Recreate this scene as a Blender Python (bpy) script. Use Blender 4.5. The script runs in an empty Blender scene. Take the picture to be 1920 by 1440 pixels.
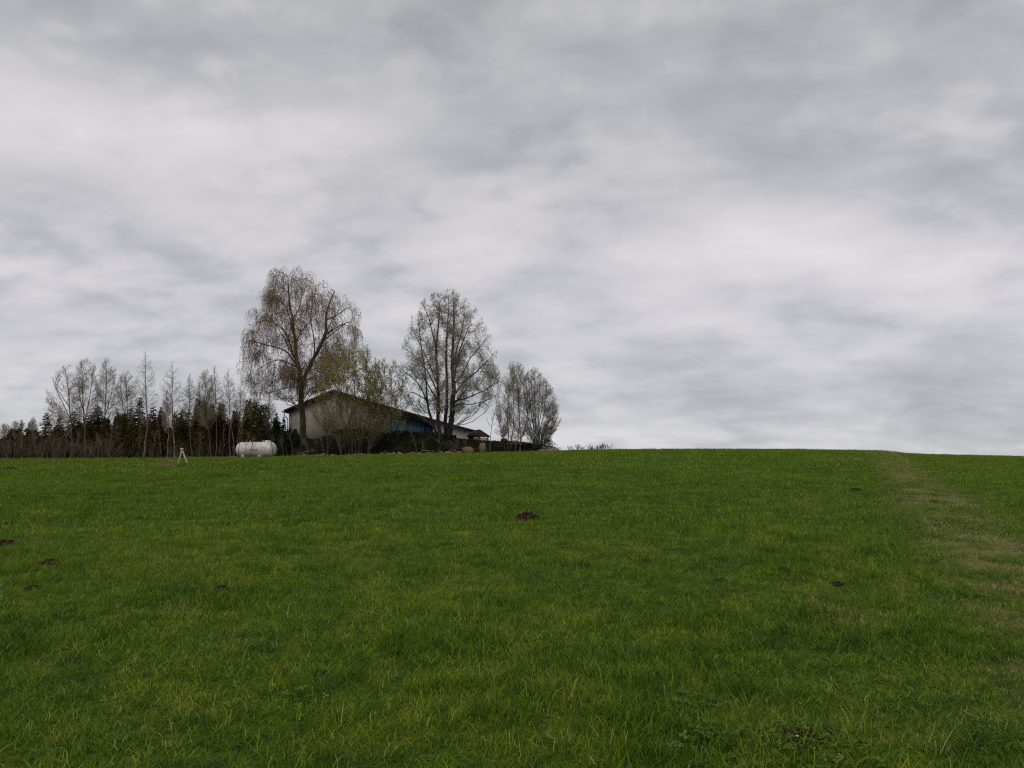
import bpy, math, random
import numpy as np
from math import radians, sin, cos, pi, tan

SC = bpy.context.scene
COL = SC.collection
rng = np.random.default_rng(7)
random.seed(7)

# ------------------------------------------------------------------ camera
F = 1440.0
HOR = 870.0
PITCH = math.atan((HOR - 720.0) / F)
EYE = 1.6
cam_data = bpy.data.cameras.new("camera")
cam_data.sensor_width = 36.0
cam_data.lens = 36.0 * F / 1920.0
cam_data.clip_end = 5000
cam = bpy.data.objects.new("camera", cam_data)
cam.location = (0, 0, EYE)
cam.rotation_euler = (radians(90) + PITCH, 0, 0)
COL.objects.link(cam)
SC.camera = cam

# ------------------------------------------------------------------ world: overcast cloud deck over a physical sky
SUN_EL, SUN_ROT = radians(48), radians(200)
world = bpy.data.worlds.new("World")
SC.world = world
world.use_nodes = True
nt = world.node_tree
nt.nodes.clear()


def N(tree, kind, **kw):
    n = tree.nodes.new(kind)
    for k, v in kw.items():
        if k == "inp":
            for a, b in v.items():
                n.inputs[a].default_value = b
        else:
            setattr(n, k, v)
    return n


def L(tree, a, b):
    tree.links.new(a, b)


def math_node(tree, op, a, b=None, clamp=False):
    n = tree.nodes.new("ShaderNodeMath")
    n.operation = op
    n.use_clamp = clamp
    for i, v in enumerate((a, b)):
        if v is None:
            continue
        if isinstance(v, (int, float)):
            n.inputs[i].default_value = v
        else:
            tree.links.new(v, n.inputs[i])
    return n.outputs[0]


def ramp(tree, fac, stops, interp="LINEAR"):
    n = tree.nodes.new("ShaderNodeValToRGB")
    cr = n.color_ramp
    cr.interpolation = interp
    while len(cr.elements) < len(stops):
        cr.elements.new(0.5)
    for e, (p, c) in zip(cr.elements, stops):
        e.position = p
        e.color = (*c, 1) if len(c) == 3 else c
    tree.links.new(fac, n.inputs[0])
    return n.outputs[0]


def mixrgb(tree, blend, fac, a, b):
    n = tree.nodes.new("ShaderNodeMixRGB")
    n.blend_type = blend
    for i, v in enumerate((fac, a, b)):
        if isinstance(v, (int, float)):
            n.inputs[i].default_value = v
        elif isinstance(v, tuple):
            n.inputs[i].default_value = (*v, 1)
        else:
            tree.links.new(v, n.inputs[i])
    return n.outputs[0]


def noise(tree, vec, scale, detail=4, rough=0.5, dist=0.0):
    n = tree.nodes.new("ShaderNodeTexNoise")
    n.inputs["Scale"].default_value = scale
    n.inputs["Detail"].default_value = detail
    n.inputs["Roughness"].default_value = rough
    n.inputs["Distortion"].default_value = dist
    if vec is not None:
        tree.links.new(vec, n.inputs["Vector"])
    return n.outputs["Fac"]


out = N(nt, "ShaderNodeOutputWorld")
bg = N(nt, "ShaderNodeBackground", inp={"Strength": 1.0})
sky = N(nt, "ShaderNodeTexSky", sky_type="NISHITA", sun_disc=False, sun_elevation=SUN_EL, sun_rotation=SUN_ROT)
tc = N(nt, "ShaderNodeTexCoord")
sep = N(nt, "ShaderNodeSeparateXYZ")
L(nt, tc.outputs["Generated"], sep.inputs[0])
zpos = math_node(nt, "MAXIMUM", sep.outputs[2], 0.0)
den = math_node(nt, "ADD", zpos, 0.30)
cx = math_node(nt, "DIVIDE", sep.outputs[0], den)
cy = math_node(nt, "DIVIDE", sep.outputs[1], den)
comb = N(nt, "ShaderNodeCombineXYZ")
L(nt, cx, comb.inputs[0]); L(nt, cy, comb.inputs[1])
cvec = comb.outputs[0]


def mapped(tree, vec, loc=(0, 0, 0), scale=(1, 1, 1), rot=(0, 0, 0)):
    m = tree.nodes.new("ShaderNodeMapping")
    m.inputs["Location"].default_value = loc
    m.inputs["Scale"].default_value = scale
    m.inputs["Rotation"].default_value = rot
    tree.links.new(vec, m.inputs["Vector"])
    return m.outputs[0]


n_big = noise(nt, mapped(nt, cvec, (3.1, 7.7, 0), (0.55, 0.8, 1), (0, 0, 0.35)), 1.0, 3, 0.45, 0.3)
n_mid = noise(nt, mapped(nt, cvec, (1.3, 2.7, 0), (1.0, 1.2, 1), (0, 0, 0.45)), 2.6, 4, 0.5, 0.2)
n_fin = noise(nt, mapped(nt, cvec, (5.3, 0.7, 0), (1.0, 1.3, 1), (0, 0, 0.35)), 6.5, 5, 0.52, 0.2)
s1 = math_node(nt, "MULTIPLY", n_big, 0.38)
s2 = math_node(nt, "MULTIPLY", n_mid, 0.48)
s3 = math_node(nt, "MULTIPLY", n_fin, 0.26)
csum = math_node(nt, "ADD", math_node(nt, "ADD", s1, s2), s3)


def blob(px, py, rad, amp):
    """thin place in the deck: a bright (or dark) patch round one direction of the sky dome"""
    y = F * cos(PITCH) - (720 - py) * sin(PITCH)
    z = F * sin(PITCH) + (720 - py) * cos(PITCH)
    x = px - 960
    l = math.sqrt(x * x + y * y + z * z)
    d = (x / l, y / l, z / l)
    v = nt.nodes.new("ShaderNodeVectorMath"); v.operation = "SUBTRACT"
    L(nt, tc.outputs["Generated"], v.inputs[0]); v.inputs[1].default_value = d
    v2 = nt.nodes.new("ShaderNodeVectorMath"); v2.operation = "MULTIPLY"
    L(nt, v.outputs[0], v2.inputs[0]); v2.inputs[1].default_value = (0.55, 0.55, 1.5)
    ln = nt.nodes.new("ShaderNodeVectorMath"); ln.operation = "LENGTH"
    L(nt, v2.outputs[0], ln.inputs[0])
    w = math_node(nt, "DIVIDE", ln.outputs["Value"], rad)
    w = math_node(nt, "ADD", w, math_node(nt, "MULTIPLY", math_node(nt, "SUBTRACT", n_fin, 0.5), 2.6))
    e = math_node(nt, "SUBTRACT", 1.0, w, clamp=True)
    e = math_node(nt, "SMOOTH_MIN", e, 1.0)
    return math_node(nt, "MULTIPLY", e, amp)


BLOBS = [(1440, 445, .11, .16), (580, 250, .11, .14), (200, 265, .15, .14), (330, 300, .12, .07), (940, 350, .20, .03),
         (880, 500, .25, .02), (740, 130, .14, .06), (1130, 255, .12, .05), (1500, 60, .30, -.02), (60, 130, .30, -.05),
         (1700, 200, .30, -.05), (860, 280, .12, -.05), (100, 390, .20, -.04), (1200, 60, .20, -.01), 
         (1700, 540, .16, .02), (480, 110, .2, -.04), (420, 640, .22, -.02)]
for b in BLOBS:
    csum = math_node(nt, "ADD", csum, blob(*b))
csum = math_node(nt, "SUBTRACT", csum, 0.065)
cloud = ramp(nt, csum, [(0.32, (0.400, 0.415, 0.440)), (0.44, (0.510, 0.520, 0.550)), (0.52, (0.610, 0.610, 0.640)), (0.60, (0.700, 0.688, 0.712)),
                        (0.76, (0.84, 0.82, 0.835))])
# cooler, slightly bluish toward the horizon, the deck thickens and greys higher up
tint = ramp(nt, zpos, [(0.0, (1.05, 1.055, 1.06)), (0.07, (0.96, 0.96, 0.975)), (0.20, (1.035, 1.01, 1.015)), (0.34, (1.00, 0.98, 0.975)), (0.52, (0.95, 0.94, 0.925)),
                        (1.0, (0.86, 0.87, 0.86))])
cloud = mixrgb(nt, "MULTIPLY", 1.0, cloud, tint)
skys = mixrgb(nt, "MULTIPLY", 1.0, sky.outputs[0], (0.1, 0.1, 0.1))
allsky = mixrgb(nt, "MIX", 0.94, skys, cloud)
L(nt, allsky, bg.inputs["Color"])
L(nt, bg.outputs[0], out.inputs["Surface"])

# ------------------------------------------------------------------ sun (veiled by the cloud) and exposure
sd = bpy.data.lights.new("sun", "SUN")
sd.energy = 1.0
sd.angle = radians(30)
sd.color = (1.0, 0.96, 0.90)
sun = bpy.data.objects.new("sun", sd)
sun.rotation_euler = (radians(90) - SUN_EL, 0, -SUN_ROT + pi)
COL.objects.link(sun)
vs = SC.view_settings
vs.view_transform = "Standard"
try:
    vs.look = "None"
except Exception:
    pass
vs.exposure = 0.0
vs.gamma = 1.0
vs.use_curve_mapping = False
SC.cycles.max_bounces = 5
SC.cycles.diffuse_bounces = 2
SC.cycles.transparent_max_bounces = 4
SC.cycles.use_denoising = False
SC.cycles.filter_width = 1.2

# ================================================================== helpers
CP, SP = cos(PITCH), sin(PITCH)


def at(px, py, Y):
    y = F * CP - (720 - py) * SP
    z = F * SP + (720 - py) * CP
    s = Y / y
    return np.array([(px - 960) * s, Y, EYE + z * s])


def m_of(py):
    return (F * SP + (720 - py) * CP) / (F * CP - (720 - py) * SP)


def make_mesh(name, V, faces, mat=None, smooth=False, attrs=None):
    """V (n,3); faces: list of int arrays (m,3) or (m,4)"""
    V = np.asarray(V, dtype=np.float32).reshape(-1, 3)
    faces = [np.asarray(f, dtype=np.int32) for f in faces if len(f)]
    me = bpy.data.meshes.new(name)
    me.vertices.add(len(V))
    me.vertices.foreach_set("co", V.ravel())
    loops = np.concatenate([f.ravel() for f in faces])
    tot = np.concatenate([np.full(len(f), f.shape[1], dtype=np.int32) for f in faces])
    st = np.concatenate([[0], np.cumsum(tot)[:-1]]).astype(np.int32)
    me.loops.add(len(loops))
    me.loops.foreach_set("vertex_index", loops)
    me.polygons.add(len(tot))
    me.polygons.foreach_set("loop_start", st)
    me.polygons.foreach_set("loop_total", tot)
    if smooth:
        me.polygons.foreach_set("use_smooth", np.ones(len(tot), dtype=bool))
    if attrs:
        for k, a in attrs.items():
            at_ = me.attributes.new(k, "FLOAT", "POINT")
            at_.data.foreach_set("value", np.asarray(a, dtype=np.float32))
    me.update(calc_edges=True)
    if mat:
        me.materials.append(mat)
    return me


def link(name, me, parent=None, loc=None):
    o = bpy.data.objects.new(name, me)
    COL.objects.link(o)
    if parent is not None:
        o.parent = parent
    if loc is not None:
        o.location = loc
    return o


def tag(o, label=None, cat=None, group=None, kind=None):
    if label: o["label"] = label
    if cat: o["category"] = cat
    if group: o["group"] = group
    if kind: o["kind"] = kind
    return o


def thing(name, loc, label, cat, group=None):
    o = bpy.data.objects.new(name, None)
    o.empty_display_size = 0.3
    COL.objects.link(o)
    o.location = loc
    return tag(o, label, cat, group)


class MB:
    """collects vertices and faces of one mesh"""

    def __init__(s):
        s.v, s.t, s.q, s.n, s.a = [], [], [], 0, []

    def add(s, V, tris=None, quads=None, a=None):
        V = np.asarray(V, dtype=float).reshape(-1, 3)
        if tris is not None and len(tris): s.t.append(np.asarray(tris) + s.n)
        if quads is not None and len(quads): s.q.append(np.asarray(quads) + s.n)
        s.v.append(V); s.n += len(V)
        s.a.append(np.zeros(len(V)) if a is None else np.broadcast_to(np.asarray(a, dtype=float), (len(V),)))

    def box(s, c, d, rot=None, bev=0.0):
        x, y, z = np.array(d) / 2
        V = np.array([[i * x, j * y, k * z] for i in (-1, 1) for j in (-1, 1) for k in (-1, 1)], dtype=float)
        if rot is not None: V = V @ np.array(rot).T
        s.add(V + np.array(c), quads=[[0, 1, 3, 2], [4, 6, 7, 5], [0, 4, 5, 1], [2, 3, 7, 6], [0, 2, 6, 4], [1, 5, 7, 3]])

    def prism(s, poly, y0, y1):
        """poly in (x,z), extruded along y; caps as fans from the centroid"""
        n = len(poly)
        P = np.array(poly, dtype=float)
        A = np.c_[P[:, 0], np.full(n, y0), P[:, 1]]
        B = np.c_[P[:, 0], np.full(n, y1), P[:, 1]]
        c = P.mean(0)
        V = np.r_[A, B, [[c[0], y0, c[1]]], [[c[0], y1, c[1]]]]
        q = [[i, (i + 1) % n, n + (i + 1) % n, n + i] for i in range(n)]
        t = [[i, 2 * n, (i + 1) % n] for i in range(n)] + [[n + i, n + (i + 1) % n, 2 * n + 1] for i in range(n)]
        s.add(V, tris=t, quads=q)

    def tubes(s, P, R, sides=5, a=None, cap=False):
        P = np.asarray(P, dtype=float); R = np.asarray(R, dtype=float)
        n, K, _ = P.shape
        T = np.gradient(P, axis=1)
        T /= np.linalg.norm(T, axis=2, keepdims=True) + 1e-9
        mt = T.mean(1); mt /= np.linalg.norm(mt, axis=1, keepdims=True) + 1e-9
        ref = np.where(np.abs(mt[:, 2:3]) > 0.75, np.array([[1.0, 0, 0]]), np.array([[0, 0, 1.0]]))
        U = np.cross(T, ref[:, None, :]); U /= np.linalg.norm(U, axis=2, keepdims=True) + 1e-9
        W = np.cross(T, U)
        an = np.arange(sides) * 2 * pi / sides
        V = P[:, :, None, :] + R[:, :, None, None] * (np.cos(an)[None, None, :, None] * U[:, :, None, :] + np.sin(an)[None, None, :, None] * W[:, :, None, :])
        base = (np.arange(n) * K * sides)[:, None, None] + (np.arange(K - 1) * sides)[None, :, None]
        i0 = np.arange(sides)[None, None, :]; i1 = (i0 + 1) % sides
        q = np.stack([base + i0, base + i1, base + sides + i1, base + sides + i0], -1).reshape(-1, 4)
        av = None
        if a is not None:
            av = np.repeat(np.asarray(a, dtype=float), K * sides)
        s.add(V.reshape(-1, 3), quads=q, a=av)
        if cap:
            for i in range(n):
                b = s.n
                s.add([P[i, -1]], None)
                st = b - K * sides * (n - i) - (0 if i == 0 else i) + (K - 1) * sides
                s.t.append(np.array([[st + j, st + (j + 1) % sides, b] for j in range(sides)]))

    def mesh(s, name, mat, smooth=False, attr=None):
        V = np.concatenate(s.v)
        fs = []
        if s.t: fs.append(np.concatenate(s.t))
        if s.q: fs.append(np.concatenate(s.q))
        return make_mesh(name, V, fs, mat, smooth, {attr: np.concatenate(s.a)} if attr else None)


# value noise for layout decisions
_perm = rng.permutation(512)
_val = rng.random(512)


def vnoise(x, y, s=1.0, o=0):
    x = np.asarray(x, dtype=float) / s + 100.3; y = np.asarray(y, dtype=float) / s + 57.1
    xi = np.floor(x).astype(int); yi = np.floor(y).astype(int)
    fx = x - xi; fy = y - yi
    fx = fx * fx * (3 - 2 * fx); fy = fy * fy * (3 - 2 * fy)

    def h(a, b):
        return _val[(_perm[(a + o * 17) % 512] + b) % 512]
    return (h(xi, yi) * (1 - fx) + h(xi + 1, yi) * fx) * (1 - fy) + (h(xi, yi + 1) * (1 - fx) + h(xi + 1, yi + 1) * fx) * fy


# ================================================================== terrain
SKY_PX = [-900, 0, 300, 540, 700, 860, 1000, 1060, 1140, 1300, 1500, 1640, 1665, 1690, 1760, 1920, 3000]
SKY_PY = [866, 863, 861, 858, 855.5, 852, 849, 846.5, 844.5, 843.5, 844, 846, 848, 851.5, 853.5, 857, 864]
SKY_D = [64, 64, 64, 64, 64, 65, 68, 72, 80, 90, 95, 98, 99, 101, 106, 115, 120]
_pg = np.linspace(-900, 3000, 261)
_T = m_of(np.interp(_pg, SKY_PX, SKY_PY)); _D = np.interp(_pg, SKY_PX, SKY_D)
_D = np.convolve(np.pad(_D, 4, mode="edge"), np.ones(9) / 9, "valid")


def gfun(y, D):
    a = 0.60 * D; b = 0.5 * D
    yy = np.clip(y, None, a + b)
    g = np.where(y < a, y, yy - (np.maximum(yy - a, 0)) ** 2 / (2 * b))
    return g


_ys = np.linspace(20, 160, 281)
_K = np.min((_T[:, None] * _ys[None] + EYE) / gfun(_ys[None], _D[:, None]), axis=1)


def terrain(x, y):
    x = np.asarray(x, dtype=float); y = np.asarray(y, dtype=float)
    u = x / np.maximum(y, 6.0)
    px = 960 + 1447 * u
    k = np.interp(px, _pg, _K); D = np.interp(px, _pg, _D)
    z = k * gfun(y, D) - 0.010 * np.maximum(y - 180, 0)
    w = np.clip(1 - y / 70, 0.25, 1)
    z = z + w * (0.10 * (vnoise(x, y, 3.1, 1) - .5) + 0.05 * (vnoise(x, y, 1.1, 2) - .5))
    return z


def ground_hit(px, py):
    m = m_of(py)
    for Y in np.arange(3, 140, 0.05):
        x = at(px, py, Y)[0]
        if float(terrain(x, Y)) >= EYE + m * Y:
            return np.array([x, Y, float(terrain(x, Y))])
    return np.array([at(px, py, 100)[0], 100.0, float(terrain(at(px, py, 100)[0], 100))])


def gz(x, y):
    return float(terrain(x, y))


EDGE = 65.5  # where the meadow meets wood and bank

# ================================================================== materials
def new_mat(name):
    m = bpy.data.materials.new(name)
    m.use_nodes = True
    t = m.node_tree
    return m, t, t.nodes["Principled BSDF"]


def simple(name, col, rough=0.8, col2=None, scale=4.0, detail=5, bump=0.0, bscale=20.0, stretch=(1, 1, 1), metal=0.0, spec=0.3, lo=.35, hi=.65):
    m, t, b = new_mat(name)
    b.inputs["Roughness"].default_value = rough
    b.inputs["Metallic"].default_value = metal
    b.inputs["Specular IOR Level"].default_value = spec
    tcn = N(t, "ShaderNodeTexCoord")
    v = mapped(t, tcn.outputs["Object"], scale=stretch)
    if col2 is None:
        col2 = tuple(c * 0.7 for c in col)
    f = noise(t, v, scale, detail, 0.6)
    L(t, ramp(t, f, [(lo, col2), (hi, col)]), b.inputs["Base Color"])
    if bump > 0:
        bn = N(t, "ShaderNodeBump", inp={"Strength": bump, "Distance": 0.05})
        L(t, noise(t, v, bscale, 6, 0.6), bn.inputs["Height"])
        L(t, bn.outputs[0], b.inputs["Normal"])
    return m


# margin strip: pale dry grass along the old boundary on the right
def margin_mask(t, pos_xyz):
    sx, sy = pos_xyz.outputs[0], pos_xyz.outputs[1]
    u = math_node(t, "SUBTRACT", sx, math_node(t, "ADD", math_node(t, "MULTIPLY", sy, 0.455), 1.9))
    u = math_node(t, "ABSOLUTE", u)
    w = math_node(t, "ADD", math_node(t, "MULTIPLY", sy, 0.016), 1.15)
    return math_node(t, "MULTIPLY", math_node(t, "SUBTRACT", 1.0, math_node(t, "DIVIDE", u, w), clamp=True), 1.8, clamp=True)


def meadow_colour(t):
    """shared by sheet and blades: world-position driven patches"""
    geo = N(t, "ShaderNodeNewGeometry")
    sp = N(t, "ShaderNodeSeparateXYZ")
    L(t, geo.outputs["Position"], sp.inputs[0])
    c2 = N(t, "ShaderNodeCombineXYZ")
    L(t, sp.outputs[0], c2.inputs[0]); L(t, sp.outputs[1], c2.inputs[1])
    v = c2.outputs[0]
    n1 = noise(t, mapped(t, v, scale=(1, .8, 1)), 0.33, 3, 0.55, 0.4)
    n2 = noise(t, mapped(t, v, (9, 3, 0)), 1.7, 4, 0.6, 0.5)
    n3 = noise(t, mapped(t, v, (2, 31, 0)), 0.09, 2, 0.5, 0.2)
    n4 = noise(t, mapped(t, v, (12, 1, 0)), 0.8, 4, 0.65, 0.7)
    n5 = noise(t, mapped(t, v, (4, 14, 0)), 6.5, 3, 0.6, 0.4)
    f = math_node(t, "ADD", math_node(t, "MULTIPLY", n1, 0.20), math_node(t, "MULTIPLY", n2, 0.36))
    f = math_node(t, "ADD", f, math_node(t, "MULTIPLY", n5, 0.44))
    return geo, sp, v, f, n2, n3, n4


GREEN_STOPS = [(0.36, (0.044, 0.098, 0.010)), (0.44, (0.094, 0.170, 0.009)), (0.52, (0.150, 0.228, 0.010)), (0.62, (0.275, 0.300, 0.028))]


def grass_material(name):
    m, t, b = new_mat(name)
    geo, sp, v, f, n2, n3, n4 = meadow_colour(t)
    col = ramp(t, f, GREEN_STOPS)
    # broad light / dark swathes
    sw = ramp(t, n3, [(0.35, (0.90, 0.95, 0.95)), (0.65, (1.08, 1.04, 1.0))])
    col = mixrgb(t, "MULTIPLY", 1.0, col, sw)
    at_ = N(t, "ShaderNodeAttribute", attribute_name="tint")
    # per blade: 0..0.9 brightness, >0.9 straw
    br = ramp(t, at_.outputs["Fac"], [(0.0, (0.22, 0.36, 0.6)), (0.3, (0.62, 0.75, 1.5)), (0.5, (1.05, 1.0, 0.7)), (0.75, (1.35, 1.32, 1.8)), (0.9, (2.4, 2.0, 5.0))])
    col = mixrgb(t, "MULTIPLY", 1.0, col, br)
    straw = math_node(t, "GREATER_THAN", at_.outputs["Fac"], 0.93)
    # the margin strip turns more blades to straw, patchily
    mm = margin_mask(t, sp)
    mm = math_node(t, "MULTIPLY", mm, ramp(t, n4, [(0.44, (.10, .10, .10)), (0.57, (1, 1, 1))]))
    sel = math_node(t, "GREATER_THAN", math_node(t, "ADD", math_node(t, "MULTIPLY", mm, 0.75), at_.outputs["Fac"]), 0.93)
    dryp = ramp(t, n4, [(0.60, (0, 0, 0)), (0.70, (1, 1, 1))])
    sel2 = math_node(t, "GREATER_THAN", math_node(t, "ADD", math_node(t, "MULTIPLY", dryp, 0.5), at_.outputs["Fac"]), 0.95)
    s = math_node(t, "MAXIMUM", math_node(t, "MAXIMUM", straw, sel), sel2)
    col = mixrgb(t, "MIX", math_node(t, "MULTIPLY", s, 0.8), col, (0.37, 0.30, 0.14))
    L(t, col, b.inputs["Base Color"])
    b.inputs["Roughness"].default_value = 0.55
    b.inputs["Specular IOR Level"].default_value = 0.14
    tr = N(t, "ShaderNodeBsdfTranslucent")
    L(t, mixrgb(t, "MULTIPLY", 1.0, col, (1.1, 1.3, 0.6)), tr.inputs["Color"])
    mx = N(t, "ShaderNodeMixShader", inp={0: 0.30})
    L(t, b.outputs[0], mx.inputs[1]); L(t, tr.outputs[0], mx.inputs[2])
    L(t, mx.outputs[0], t.nodes["Material Output"].inputs["Surface"])
    return m


def meadow_ground_material():
    m, t, b = new_mat("meadow_ground")
    geo, sp, v, f, n2, n3, n4 = meadow_colour(t)
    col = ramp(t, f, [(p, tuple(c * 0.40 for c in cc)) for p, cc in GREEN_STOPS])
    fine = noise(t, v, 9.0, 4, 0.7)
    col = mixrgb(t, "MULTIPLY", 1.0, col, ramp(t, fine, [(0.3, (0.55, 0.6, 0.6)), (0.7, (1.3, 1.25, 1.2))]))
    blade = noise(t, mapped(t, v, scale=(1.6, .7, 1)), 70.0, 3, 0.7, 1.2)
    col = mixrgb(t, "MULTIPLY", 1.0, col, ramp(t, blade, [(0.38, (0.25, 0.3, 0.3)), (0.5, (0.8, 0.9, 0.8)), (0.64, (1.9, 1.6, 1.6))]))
    mm = margin_mask(t, sp)
    mm = math_node(t, "MULTIPLY", mm, ramp(t, n4, [(0.44, (.10, .10, .10)), (0.57, (1, 1, 1))]))
    col = mixrgb(t, "MIX", math_node(t, "MULTIPLY", mm, 0.6), col, (0.17, 0.14, 0.065))
    soil = N(t, "ShaderNodeAttribute", attribute_name="soil")
    sc = ramp(t, noise(t, v, 2.2, 5, 0.65), [(0.3, (0.018, 0.013, 0.008)), (0.6, (0.05, 0.034, 0.02)), (0.8, (0.035, 0.05, 0.014))])
    col = mixrgb(t, "MIX", soil.outputs["Fac"], col, sc)
    L(t, col, b.inputs["Base Color"])
    b.inputs["Roughness"].default_value = 0.95
    b.inputs["Specular IOR Level"].default_value = 0.1
    bn = N(t, "ShaderNodeBump", inp={"Strength": 0.6, "Distance": 0.06})
    L(t, fine, bn.inputs["Height"]); L(t, bn.outputs[0], b.inputs["Normal"])
    return m


def leaf_material(name, c_lo, c_hi, trans=0.25, attr=True):
    m, t, b = new_mat(name)
    tcn = N(t, "ShaderNodeTexCoord")
    f = noise(t, tcn.outputs["Object"], 1.3, 3, 0.6)
    a = N(t, "ShaderNodeAttribute", attribute_name="tint")
    g = math_node(t, "ADD", math_node(t, "MULTIPLY", f, 0.6), math_node(t, "MULTIPLY", a.outputs["Fac"], 0.45))
    col = ramp(t, g, [(0.28, c_lo), (0.80, c_hi)])
    L(t, col, b.inputs["Base Color"])
    b.inputs["Roughness"].default_value = 0.7
    b.inputs["Specular IOR Level"].default_value = 0.15
    if trans > 0:
        tr = N(t, "ShaderNodeBsdfTranslucent"); L(t, col, tr.inputs["Color"])
        mx = N(t, "ShaderNodeMixShader", inp={0: trans})
        L(t, b.outputs[0], mx.inputs[1]); L(t, tr.outputs[0], mx.inputs[2])
        L(t, mx.outputs[0], t.nodes["Material Output"].inputs["Surface"])
    return m


M = {}
M["grass"] = grass_material("meadow_grass")
M["ground"] = meadow_ground_material()
M["bark_birch_old"] = simple("bark_old_birch", (0.085, 0.070, 0.050), 0.9, (0.022, 0.018, 0.013), 5, 6, 0.8, 14, (1, 1, .35))
M["bark_moss"] = simple("bark_with_moss", (0.085, 0.080, 0.030), 0.95, (0.022, 0.017, 0.010), 2.2, 6, 0.8, 12, (1, 1, .4))
M["bark_dark"] = simple("bark_dark", (0.050, 0.042, 0.032), 0.9, (0.018, 0.015, 0.011), 4, 6, 0.7, 16, (1, 1, .4))
M["bark_grey"] = simple("bark_grey", (0.115, 0.10, 0.075), 0.85, (0.045, 0.038, 0.028), 5, 6, 0.5, 18, (1, 1, .4))
M["bark_birch"] = simple("bark_birch", (0.24, 0.19, 0.145), 0.8, (0.065, 0.055, 0.042), 3.2, 6, 0.4, 20, (1, 1, 1.8), lo=.42, hi=.58)
M["twig_brown"] = simple("twig_brown", (0.19, 0.13, 0.10), 0.85, (0.10, 0.066, 0.05), 1.5)
M["twig_pink"] = simple("twig_pinkish", (0.34, 0.26, 0.20), 0.85, (0.18, 0.135, 0.10), 1.5)
M["twig_grey"] = simple("twig_grey", (0.21, 0.19, 0.15), 0.85, (0.11, 0.10, 0.075), 1.5)
M["brush"] = simple("brush_stems", (0.17, 0.135, 0.09), 0.9, (0.065, 0.048, 0.032), .8)
M["twig_olive"] = simple("twig_olive", (0.15, 0.125, 0.055), 0.85, (0.07, 0.056, 0.028), 1.5)
M["catkin"] = leaf_material("catkins_and_bursting_leaf", (0.17, 0.080, 0.026), (0.33, 0.205, 0.075))
M["bud_green"] = leaf_material("buds_grey_green", (0.17, 0.16, 0.10), (0.44, 0.43, 0.27))
M["leaf_olive"] = leaf_material("young_leaf_olive", (0.19, 0.15, 0.022), (0.46, 0.40, 0.10))
M["leaf_pale"] = leaf_material("young_leaf_pale", (0.18, 0.20, 0.08), (0.42, 0.45, 0.22))
M["bud_pink"] = leaf_material("buds_pinkish", (0.16, 0.115, 0.08), (0.36, 0.29, 0.20))
M["spruce"] = leaf_material("needles_spruce", (0.012, 0.022, 0.011), (0.052, 0.080, 0.030), 0.08)
M["spruce_blue"] = leaf_material("needles_bluish", (0.010, 0.022, 0.016), (0.045, 0.075, 0.052), 0.08)
M["evergreen_olive"] = leaf_material("foliage_olive_brown", (0.030, 0.025, 0.009), (0.15, 0.125, 0.036), 0.1)
M["evergreen_brown"] = leaf_material("foliage_russet", (0.032, 0.020, 0.010), (0.15, 0.090, 0.040), 0.1)
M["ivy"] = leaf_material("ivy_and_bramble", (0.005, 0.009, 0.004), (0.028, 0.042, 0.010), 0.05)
M["deadleaf"] = leaf_material("dead_bramble", (0.024, 0.014, 0.008), (0.085, 0.052, 0.026), 0.05)
M["soil"] = simple("earth_of_bank", (0.035, 0.026, 0.015), 1.0, (0.010, 0.010, 0.005), 1.4, 6, 1.0, 6)
M["mole"] = simple("molehill_soil", (0.095, 0.045, 0.026), 1.0, (0.028, 0.014, 0.009), 24, 6, 1.0, 60)
M["stone"] = simple("field_stone", (0.27, 0.205, 0.15), 0.9, (0.08, 0.060, 0.048), 3, 6, 0.5, 12)
M["stone_tan"] = simple("tan_boulder", (0.20, 0.15, 0.085), 0.9, (0.10, 0.075, 0.045), 3, 6, 0.5, 9)
M["pebble"] = simple("pale_pebble", (0.55, 0.48, 0.38), 0.7, (0.35, 0.30, 0.24), 8)
M["render"] = simple("weathered_white_render", (0.36, 0.33, 0.265), 0.95, (0.15, 0.135, 0.10), 0.8, 8, 0.15, 20, (1, 1, .6), lo=.3, hi=.6)
M["render_bright"] = simple("white_render", (0.66, 0.64, 0.60), 0.95, (0.42, 0.40, 0.36), 0.6, 7, 0.15, 20, lo=.3, hi=.5)
M["tile"] = simple("dark_roof_sheet", (0.060, 0.050, 0.036), 0.9, (0.022, 0.020, 0.012), 1.4, 6, 0.4, 10)
M["roofboard"] = simple("mossy_brown_boards", (0.090, 0.055, 0.026), 0.95, (0.026, 0.024, 0.010), 1.8, 6, 0.5, 10)
M["blue"] = simple("faded_blue_boards", (0.10, 0.24, 0.40), 0.7, (0.03, 0.08, 0.16), 0.9, 6, 0.2, 12, (1, 1, .35))
M["blue2"] = simple("deep_blue_door_paint", (0.05, 0.085, 0.27), 0.6, (0.025, 0.04, 0.13), 0.9, 6, 0.2, 12, (1, 1, .35))
M["blue3"] = simple("greenish_blue_boards", (0.14, 0.30, 0.34), 0.7, (0.04, 0.11, 0.13), 0.9, 6, 0.2, 12, (1, 1, .35))
M["redfascia"] = simple("dark_red_fascia", (0.075, 0.022, 0.018), 0.8, (0.035, 0.014, 0.012), 2)
M["zinc"] = simple("zinc_gutter", (0.20, 0.21, 0.21), 0.5, (0.12, 0.12, 0.12), 3, metal=0.4)
M["wood_dark"] = simple("dark_timber", (0.045, 0.034, 0.024), 0.9, (0.015, 0.011, 0.008), 3, 5, 0.3, 15, (.3, 1, 1))
M["wood_brown"] = simple("brown_timber", (0.19, 0.115, 0.060), 0.9, (0.09, 0.052, 0.028), 3, 5, 0.3, 15)
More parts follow.
